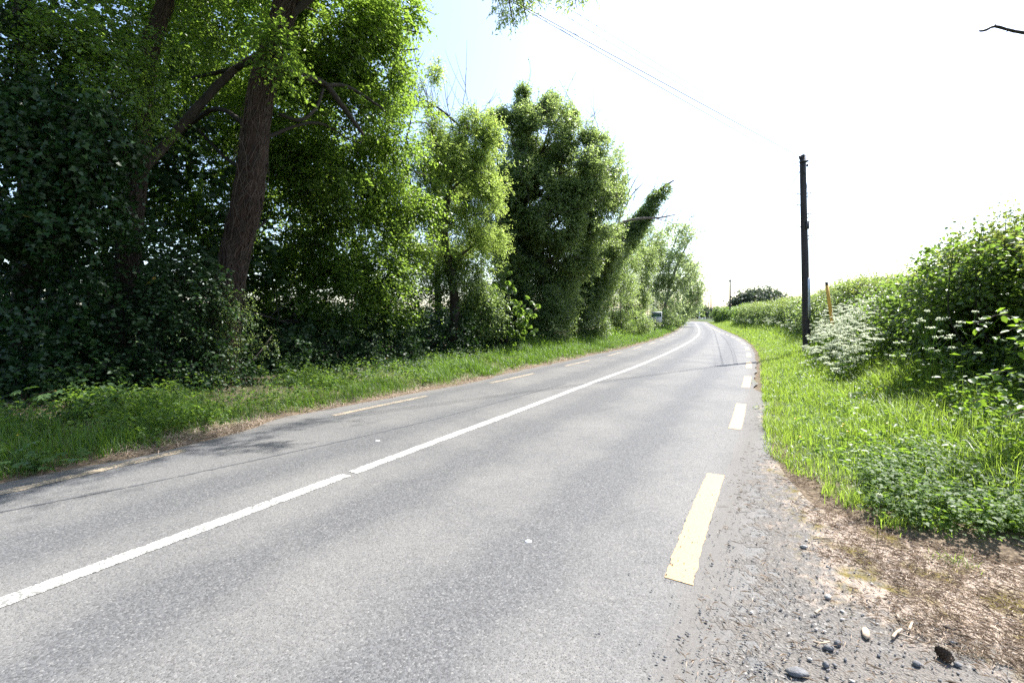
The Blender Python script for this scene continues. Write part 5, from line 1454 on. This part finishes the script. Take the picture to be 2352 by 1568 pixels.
# ------------------------------------------------------------------ right verge plants
def umbel_plant(buf_stem, buf_fl, base, height, rng, n_um=4, size=.075):
    lean = rng.normal(0, .08, 2)
    top = base + np.array([lean[0], lean[1], height])
    buf_stem.add(*tube(smooth_line([base, (base + top) / 2 + rng.normal(0, .02, 3), top], None, 6), np.linspace(.006, .003, 6), 4, cap=False), r=rng.uniform(.3, .8))
    for q in range(n_um):
        f = rng.uniform(.55, .8)
        a = rng.uniform(0, 6.28)
        p0 = base + (top - base) * f
        if q == 0:
            c = top
        else:
            rr = rng.uniform(.10, .24) * height
            c = np.array([p0[0] + math.cos(a) * rr, p0[1] + math.sin(a) * rr, base[2] + height * rng.uniform(.78, 1.02)])
            buf_stem.add(*tube(smooth_line([p0, (p0 + c) / 2 + [0, 0, -.02], c], None, 5), np.linspace(.004, .002, 5), 3, cap=False), r=rng.uniform(.3, .8))
        fl = buf_fl
        if isinstance(buf_fl, list):
            fl = Buf(); buf_fl.append(fl)
        m = 17
        s = size * rng.uniform(.7, 1.2)
        aa = rng.uniform(0, 6.28, m)
        rad = s * np.sqrt(rng.uniform(.02, 1, m))
        cc = c + np.stack([np.cos(aa) * rad, np.sin(aa) * rad, .035 - rad * .25 + rng.normal(0, .004, m)], -1)
        V, T = twig_tubes(np.repeat(c[None] - [0, 0, .01], m, 0), cc, np.full(m, .0012))
        buf_stem.add(V, T, .7)
        for j in range(m):
            h = np.arange(6) / 6 * 6.283 + rng.uniform(0, 1)
            ru = s * rng.uniform(.13, .24)
            ring = cc[j] + np.stack([np.cos(h) * ru, np.sin(h) * ru, rng.normal(0, .005, 6) - .004], -1)
            fl.add(np.vstack([cc[j] + [0, 0, .006], ring]), [[0, 1 + i, 1 + (i + 1) % 6] for i in range(6)], rng.uniform(0, 1))
    # ferny leaves
    n = 16
    pos = base + np.stack([rng.normal(0, .10, n), rng.normal(0, .10, n), rng.uniform(.1, .7, n) * height], -1)
    V, T, k = leaf_mesh(pos, rvec(rng, n) * [1, 1, .4], np.array([0, 0, 1.0]) + rvec(rng, n) * .5, rng.uniform(.05, .12, n), rng.uniform(.012, .03, n), 'diamond')
    buf_stem.add(V, T, np.repeat(rng.uniform(0, 1, n), k))
rng = np.random.default_rng(500)
bs, bf = Buf(), Buf()
cnt = 0
while cnt < 330:
    px, d = rng.normal(1930, 62), rng.uniform(8.6, 15.5)
    x = (px - 1176) / F * d
    dr = sdist(R_C, np.array([x]), np.array([d]))[0]
    if not 1.4 < dr < 3.9: continue
    g = float(gz(x, d)[0])
    umbel_plant(bs, bf, np.array([x, d, g]), rng.uniform(.45, 1.4) * sstep(1.0, 2.2, dr) + .15, rng, 6, .055)
    cnt += 1
for _ in range(46):                    # thinner drift further along the hedge foot
    d = rng.uniform(20, 60)
    k = np.argmin(np.abs(RIGHT[:, 1] - d))
    x = RIGHT[k, 0] + rng.uniform(2.0, 3.0)
    umbel_plant(bs, bf, np.array([x, d, float(gz(x, d)[0])]), rng.uniform(.6, 1.0), rng, 5, .07)
t = empty('cow_parsley_patch', (8.4, 12.0, float(gz(8.4, 12.0)[0])), 'frothy white drift of cow parsley below the tall telegraph pole', 'cow parsley')
t['kind'] = 'stuff'
bs.build('stems', MAT['herb'], t)
bf.build('umbels', MAT['cream'], t)
for k, (px, py, d, h, w) in enumerate([(2125, 718, 6.3, 1.0, 'tallest single cow parsley stem against the dark hedge'), (2150, 735, 6.0, .95, 'cow parsley stem right of the tallest one, by the dark hedge'), (2230, 720, 5.8, 1.0, 'cow parsley with spread white heads left of the bramble'),
                                       (2075, 790, 6.6, .7, 'low cow parsley stem just right of the white drift'), (2190, 775, 5.7, .75, 'short cow parsley stem below the taller ones in the hedge shade'), (1835, 830, 10.0, .6, 'low cow parsley at the roadside edge of the white drift')]):
    top = P(px, py, d)
    g = float(gz(top[0], d)[0])
    t = empty('cow_parsley', (top[0], d, g), w, 'cow parsley', 'single cow parsley plants on the right verge')
    bs, bf = Buf(), []
    umbel_plant(bs, bf, np.array([top[0], d, g]), max(top[2] - g, .3), rng, 6, .04)
    bs.build('stem', MAT['herb'], t)
    for u in bf:
        u.build('umbel', MAT['cream'], t)

# broad-leaved herbs through the grass and at the hedge foot
rng = np.random.default_rng(510)
bl, bl2, bl3 = [], [], []
x, y = scatter_edge(RIGHT, 1, right_zone, 4200, 1.8, 34, .2, 5.5, 511, .8)
dr = sdist(R_C, x, y); da = -apron_in(x, y)
for q in range(len(x)):
    e = min(dr[q], da[q] + .4)
    if rng.uniform() > sstep(.4, 2.6, e) * .85 + .10: continue
    g = float(gz(x[q], y[q])[0])
    h = .08 + .24 * sstep(.8, 3.5, e) * rng.uniform(.4, 1.4) * (1.0 if y[q] > 4 else .7)
    r = .12 + .02 * y[q]
    (bl if rng.uniform() < .55 else bl2).append((np.array([x[q], y[q], g + h * .55]), (r, r, h * .6), 5))
b = Buf()
V, T, r, TV, TT = foliage(bl, 512, (.052, .017), 'oval', .16, 8, .6, .35, gap=.1, gs=2, floor=None, inner=.1)
b.add(V, T, r)
V, T, r, TV, TT = foliage(bl2, 513, (.040, .016), 'ivy', .14, 9, .65, .3, gap=.1, gs=2, floor=None, inner=.1)
b.add(V, T, r)
tag(b.build('verge_herbs', MAT['herb']), 'mixed low leafy herbs growing through the right verge', 'herbs', None, 'stuff')
# ground ivy and cranesbill spilling on to the litter in the near right corner
bl = []
for _ in range(620):
    px, py = rng.uniform(1990, 2420), rng.uniform(1080, 1262)
    q = G(px, py)
    if apron_in(q[0], q[1])[0] > .10 + rng.normal(0, .10): continue
    bl.append((np.array([q[0], q[1], float(gz(q[0], q[1])[0]) + rng.uniform(.02, .16)]), (.07, .07, .05), 3))
V, T, r, TV, TT = foliage(bl, 515, (.036, .016), 'ivy', .10, 6, .75, .2, gap=.05, gs=2, inner=.1)
tag(build('ground_ivy', V, T, MAT['groundleaf'], None, r), 'low ivy leaves spilling over the litter in the right corner', 'ground cover', None, 'stuff')
# nettle-like stalks standing at the hedge foot
bl = []
for _ in range(420):
    y = rng.uniform(3.2, 15)
    k = np.argmin(np.abs(RIGHT[:, 1] - y))
    x = RIGHT[k, 0] + (rng.uniform(2.9, 4.9) if y > 6 else rng.uniform(2.3, 4.2))
    if apron_in(x, y)[0] > -.3 or x / y > 1.25: continue
    g = float(gz(x, y)[0])
    h = rng.uniform(.35, .85) * (1 if y > 6 else .7)
    bl.append((np.array([x, y, g + h * .5]), (.07, .07, h * .5), 8))
V, T, r, TV, TT = foliage(bl, 517, (.07, .02), 'oval', .14, 7, .6, .5, gap=.05, gs=2, inner=.05)
tag(build('nettles', V, T, MAT['herb'], None, r), 'nettles and hogweed leaves crowding the foot of the near hedge', 'weeds', None, 'stuff')

# grass tufts standing out on the litter
for k, (px, py, n, hh, lab) in enumerate([(2060, 1212, 150, .13, 'bright grass tuft on the litter, nearest the gravel'), (2150, 1225, 120, .10, 'loose grass tuft beside the low ivy'), (2165, 1285, 40, .07, 'small sparse grass tuft in the open litter, left one'), (2198, 1292, 50, .08, 'small sparse grass tuft in the open litter, right one'),
                                          (1965, 1165, 190, .15, 'thick grass tuft at the corner where the gravel meets the verge')]):
    q = G(px, py, .01)
    g = float(gz(q[0], q[1])[0])
    t = empty('grass_tuft', (q[0], q[1], g), lab, 'grass tuft', 'grass tufts on the needle litter')
    sp = .07 if n > 60 else .05
    x, y = q[0] + rng.normal(0, sp, n), q[1] + rng.normal(0, sp * .8, n)
    V, T, r = blades(x, y, np.full(n, max(g, 0.004)), rng.uniform(.5, 1.2, n) * hh, rng.uniform(.003, .006, n), 700 + k, 4, .6)
    build('blades', V, T, MAT['grass'], t, r)

# docks with big upright leaves
for k, (px, py, n, lab) in enumerate([(2035, 950, 7, 'broad dock plant in the middle of the right verge'), (2225, 1060, 7, 'dock with two bright upright leaves near the right edge'), (2275, 1075, 5, 'dock leaf clump right of the bright upright leaves'), (1960, 925, 6, 'young dock in the grass left of the broad one'),
                                     (2330, 1060, 5, 'dock at the right picture edge below the bramble')]):
    g0 = G(px, py, .1)
    g = float(gz(g0[0], g0[1])[0])
    base = np.array([g0[0], g0[1], g])
    t = empty('dock_plant', base, lab, 'dock', 'dock plants on the right verge')
    b = Buf()
    for q in range(n):
        a = rng.uniform(0, 6.28)
        up = rng.uniform(.5, 1.5)
        d = norm(np.array([math.cos(a), math.sin(a), up]))
        L = rng.uniform(.17, .28)
        V, T, kk = leaf_mesh(base[None] + d * .06, d[None], np.array([[-math.cos(a) * up, -math.sin(a) * up, 1.0]]), L, L * .27, 'oval')
        b.add(V, T, rng.uniform(.5, 1))
    b.build('leaves', MAT['hedge'], t)
    build('stem', *tube(np.array([base, base + [.01, .0, .2], base + [.02, .02, .45]]), np.array([.006, .005, .002]), 5), MAT['herb'], t, None, True)

# buttercups, dandelion clocks and pink cranesbill flowers
zoomed = [(765, 385), (800, 400), (770, 405), (765, 420), (860, 400), (905, 370), (945, 325), (1140, 530), (1370, 520), (1355, 550), (1350, 565), (1490, 535), (1575, 557), (1060, 620), (1235, 625), (1285, 627), (975, 665), (1535, 655), (1540, 680), (1470, 695), (1605, 620), (1910, 745),
          (1890, 808), (490, 825), (825, 865), (815, 880), (855, 915), (1130, 860), (525, 953), (1850, 700)]
def flower(px, py, mat, size, zf, name, label, group, cup=.5, petals=5, cat='flower'):
    q = G(px, py, zf)
    g = float(gz(q[0], q[1])[0])
    t = empty(name, (q[0], q[1], g), label, cat, group)
    b = Buf()
    for k in range(petals):
        a = k * 6.283 / petals + rng.uniform(0, .3)
        d = np.array([[math.cos(a), math.sin(a), cup]])
        V, T, kk = leaf_mesh(q[None], d, np.array([[-math.cos(a) * cup, -math.sin(a) * cup, 1.0]]), size, size * .55, 'oval')
        b.add(V, T, rng.uniform())
    b.build('petals', MAT[mat], t)
    build('stem', *tube(smooth_line([[q[0] + .01, q[1] + .02, g - .01], [q[0] + .01, q[1] + .01, (g + q[2]) / 2], q], None, 6), .0014, 4), MAT['herb'], t, None, True)
for zx, zy in zoomed:
    px, py = (2900 + zx / 1.7425) * .5742, (1200 + zy / 1.7425) * .5742
    flower(px, py, 'yellow', .014, .42 if py < 930 else .30, 'buttercup', 'small yellow buttercup on a thin stem in the right verge', 'buttercups in the right verge')
flower(41, 999, 'yellow', .016, .22, 'buttercup', 'lone yellow buttercup in the left verge at the picture edge', None)
for zx, zy in ((725, 410), (990, 485), (1230, 565), (1075, 1360), (380, 575)):
    px, py = (2900 + zx / 1.7425) * .5742, (1200 + zy / 1.7425) * .5742
    q = G(px, py, .35)
    g = float(gz(q[0], q[1])[0])
    t = empty('dandelion_clock', (q[0], q[1], g), 'white dandelion seed head standing in the right verge', 'flower', 'dandelion clocks in the right verge')
    d = rvec(rng, 60)
    V, T, kk = leaf_mesh(np.repeat(q[None], 60, 0), d, rvec(rng, 60), .02, .004, 'diamond')
    build('seed_head', V, T, MAT['cream'], t, np.full(len(T), .8))
    build('stem', *tube(np.linspace([q[0], q[1], g - .01], q, 4), .0018, 4), MAT['herb'], t, None, True)
for zx, zy in ((1580, 1135), (1725, 1280), (1790, 1390), (1800, 1395), (2020, 1185)):
    px, py = (2900 + zx / 1.7425) * .5742, (1200 + zy / 1.7425) * .5742
    flower(px, py, 'pink', .010, .16, 'cranesbill', 'tiny pink cranesbill flower in the low ivy at right', 'pink cranesbill flowers in the right corner', .3)

# sycamore seedling and a lobed weed on the left verge
g0 = base_at(40, 6.2)
t = empty('sycamore_seedling', g0, 'pale big-leaved sycamore seedling at the foot of the ivy, left edge', 'seedling')
b, lb = Buf(), Buf()
for px, py, L, dz in ((75, 890, .15, .1), (100, 905, .17, -.3), (48, 897, .12, -.2), (55, 920, .15, -.6), (25, 935, .17, -.5), (45, 950, .16, -.7), (130, 898, .13, -.2)):
    c = P(px, py, 6.1)
    a = rng.uniform(-.6, .6)
    ax = np.array([[math.sin(a) + (px - 60) * .012, -.5, dz]])
    V, T, kk = leaf_mesh(c[None], ax, np.array([[.1, -.5, 1.0]]), L, L * .55, 'maple')
    lb.add(V, T, rng.uniform(.5, 1))
    b.add(*tube(smooth_line([g0 + [0, 0, .05], (g0 + c) / 2 + [0, 0, .1], c], None, 8), .004, 4))
b.build('stems', MAT['redbark'], t, True)
lb.build('leaves', MAT['maple'], t)
g0 = G(80, 1055, .12); g0[2] = float(gz(g0[0], g0[1])[0])
t = empty('lobed_weed', g0, 'grey-green lobed weed in the grass at the left picture edge', 'weed')
n = 46
pos = g0 + np.stack([rng.normal(0, .2, n), rng.normal(0, .14, n), rng.uniform(.06, .24, n)], -1)
V, T, kk = leaf_mesh(pos, rvec(rng, n) * [1, 1, .3], np.array([0, 0, 1.0]) + rvec(rng, n) * .4, rng.uniform(.07, .13, n), rng.uniform(.03, .05, n), 'maple')
build('leaves', V, T, MAT['maple'], t, np.repeat(rng.uniform(0, .6, n), kk))
bb = Buf()
for q in range(0, n, 2):
    bb.add(*tube(np.linspace(g0, pos[q], 3), .0025, 3))
bb.build('stems', MAT['herb'], t, True)

# ------------------------------------------------------------------ stones, sticks and a pine cone on the shoulder
def zpt(zx, zy):
    return G((2500 + zx / 1.4737) * .5742, (1900 + zy / 1.4737) * .5742, .012)
def put_stone(q, s, mat, label, group, flat=.6, name='stone'):
    s *= .8
    V, T = stone_mesh(rng, s * rng.uniform(1.0, 1.4), s * rng.uniform(.75, 1), s * flat, .36)
    V = rotz(V, rng.uniform(-.6, .6) - .3)
    o = build(name, V, T, MAT[mat])
    o.location = (q[0], q[1], .008 + s * flat * .55)
    return tag(o, label, 'stone', group)
put_stone(zpt(1055, 420), .028, 'palestone', 'largest pale rounded stone on the gravel shoulder', None, .5)
V, T = stone_mesh(rng, .042, .026, .011, .42)
o = build('stone', rotz(V, -.35), T, MAT['stone']); q = zpt(1015, 1165); o.location = (q[0], q[1], .018)
tag(o, 'wide flat grey slab of stone at the bottom edge of the gravel', 'stone')
put_stone(zpt(1197, 722), .022, 'palestone', 'grey stone with a pale cap in the middle of the shoulder', None, .75)
put_stone(zpt(1925, 985), .020, 'palestone', 'pale-topped stone near the pine cone at the litter edge', None, .8)
put_stone(zpt(1258, 990), .022, 'stone', 'squarish blue-grey stone just above the pale stick of bark', None, .8)
put_stone(zpt(1195, 1018), .024, 'stone', 'pointed flat-faced grey stone in front of the squarish one', None, .6)
put_stone(zpt(1180, 1120), .018, 'stone', 'upright egg-shaped stone near the bottom edge, right of the slab', None, 1.2)
put_stone(zpt(1725, 1115), .019, 'stone', 'smooth dark pebble left of the pine cone', None, .7)
put_stone(zpt(1965, 1120), .018, 'stone', 'dark pebble right of the pine cone', None, .7)
dark = [(1115, 432), (655, 498), (885, 555), (1028, 572), (800, 925), (480, 855), (235, 1068), (970, 1045), (905, 1045), (690, 990), (880, 915), (1055, 965), (820, 190), (935, 170), (795, 345), (915, 258), (615, 410), (755, 490), (930, 605), (700, 640), (800, 770), (1040, 935), (445, 795),
        (375, 930), (770, 1110), (1500, 985), (1300, 1085), (1535, 725), (500, 350), (1190, 1190), (1235, 1115), (940, 490), (1495, 1060), (735, 668), (515, 520), (330, 850), (590, 850), (1110, 200), (975, 640), (705, 940), (320, 950), (505, 885), (985, 990), (680, 770), (800, 1140)]
for zx, zy in dark:
    put_stone(zpt(zx, zy), rng.uniform(.006, .0115), 'stone', 'small dark loose stone lying on the gravel shoulder', 'small dark stones on the gravel shoulder', .7)
for zx, zy in ((1440, 583), (1455, 640), (1280, 800), (1280, 847), (745, 803), (1485, 872), (1090, 1082), (1730, 483), (1070, 380), (965, 930), (1170, 915), (1125, 905), (1340, 1210), (1195, 535)):
    put_stone(zpt(zx, zy), rng.uniform(.009, .013), 'palestone', 'small pale pebble lying on the gravel shoulder', 'small pale pebbles on the gravel shoulder', .6)
def stick(pts, r, mat, label, name='stick', fork=None):
    p = [zpt(*q) for q in pts]
    p = [np.array([a[0], a[1], .012 + r * (1 + .8 * (k % 2))]) for k, a in enumerate(p)]
    b = Buf().add(*tube(smooth_line(p, None, 10), np.linspace(r, r * .7, 10), 6, .2, 3))
    if fork:
        f = zpt(*fork)
        b.add(*seg_tube(p[len(p) // 2], np.array([f[0], f[1], .012 + r]), r * .7, 5, r * .4))
    return tag(b.build(name, MAT[mat], None, True), label, 'stick')
stick([(1575, 965), (1600, 940), (1630, 915)], .007, 'wood', 'pale broken stick with a short fork on the litter edge', 'stick', (1700, 968))
stick([(1672, 925), (1692, 880)], .007, 'wood', 'short pale stick standing clear, right of the forked stick')
stick([(1122, 818), (1158, 798)], .007, 'wood', 'stubby pale stick alone in the middle of the gravel')
stick([(1598, 818), (1612, 845), (1625, 868)], .005, 'wood', 'curved pale stick above the forked one')
stick([(1110, 380), (1170, 376), (1230, 374)], .003, 'twig', 'long thin dark twig lying across the gravel near the grass')
stick([(1720, 905), (1690, 870), (1640, 850)], .003, 'twig', 'thin dark twig behind the forked stick')
stick([(1110, 985), (1160, 1000), (1205, 985)], .005, 'wood', 'split curl of pale bark beside the squarish stone')
stick([(1480, 500), (1530, 560), (1600, 640)], .002, 'twig', 'long fine dark twig lying on the needle litter')
stick([(960, 42), (1000, 45), (1045, 44)], .003, 'twig', 'short dark twig by the first grass tuft')
a = zpt(1420, 932)
tag(build('wood_flake', *(lambda VT: (rotz(VT[0], .95) + [a[0], a[1], .016], VT[1]))((lambda: stone_mesh(rng, .060, .018, .005, .1))()), MAT['wood']), 'flat pale splinter of wood pressed into the gravel', 'wood splinter')
a = zpt(1905, 905)
tag(build('bark_flake', *(lambda VT: (rotz(VT[0], -.6) + [a[0], a[1], .018], VT[1]))((lambda: stone_mesh(rng, .036, .012, .008, .2))()), MAT['bark']), 'dark flake of bark at the edge of the needle litter', 'bark')
q = zpt(1885, 1085)
t = empty('pine_cone', (q[0], q[1], .01), 'brown open pine cone on the litter near the right corner', 'pine cone')
b = Buf()
for k in range(70):
    f = k / 70
    a = k * 2.39996
    rad = .020 * math.sin(math.pi * (.12 + .8 * f)) + .003
    c = np.array([q[0] + math.cos(a) * rad * .6, q[1] + (f - .5) * .062, .032 + math.sin(a) * rad * .6])
    d = np.array([[math.cos(a), .45, math.sin(a)]])
    V, T, kk = leaf_mesh(c[None], d, np.array([[math.cos(a) * -.4, 1, math.sin(a) * -.4]]), .014, .008, 'oval')
    b.add(V, T)
b.build('scales', MAT['cone'], t)
build('core', *tube(np.array([[q[0], q[1] - .03, .032], [q[0], q[1] - .01, .032], [q[0], q[1] + .015, .032], [q[0], q[1] + .034, .032]]), np.array([.004, .013, .012, .003]), 8), MAT['cone'], t, None, True)

# white flecks trodden on to the road
for px, py, s, lab in ((1213, 1243, .026, 'white flattened fleck on the near lane, before the yellow dash'), (867, 1012, .032, 'white fleck on the far lane beside the centre line')):
    q = G(px, py)
    h = np.arange(11) / 11 * 6.283
    ring = q + np.stack([np.cos(h) * s * rng.uniform(.7, 1.1, 11), np.sin(h) * s * .8 * rng.uniform(.6, 1.1, 11), np.full(11, .003)], -1)
    V = np.vstack([q + [0, 0, .006], ring, ring - [0, 0, .004]])
    T = [[0, 1 + i, 1 + (i + 1) % 11] for i in range(11)] + [[1 + i, 12 + i, 12 + (i + 1) % 11] for i in range(11)] + [[1 + i, 12 + (i + 1) % 11, 1 + (i + 1) % 11] for i in range(11)]
    tag(build('white_fleck', V, T, MAT['stud']), lab, 'fleck')
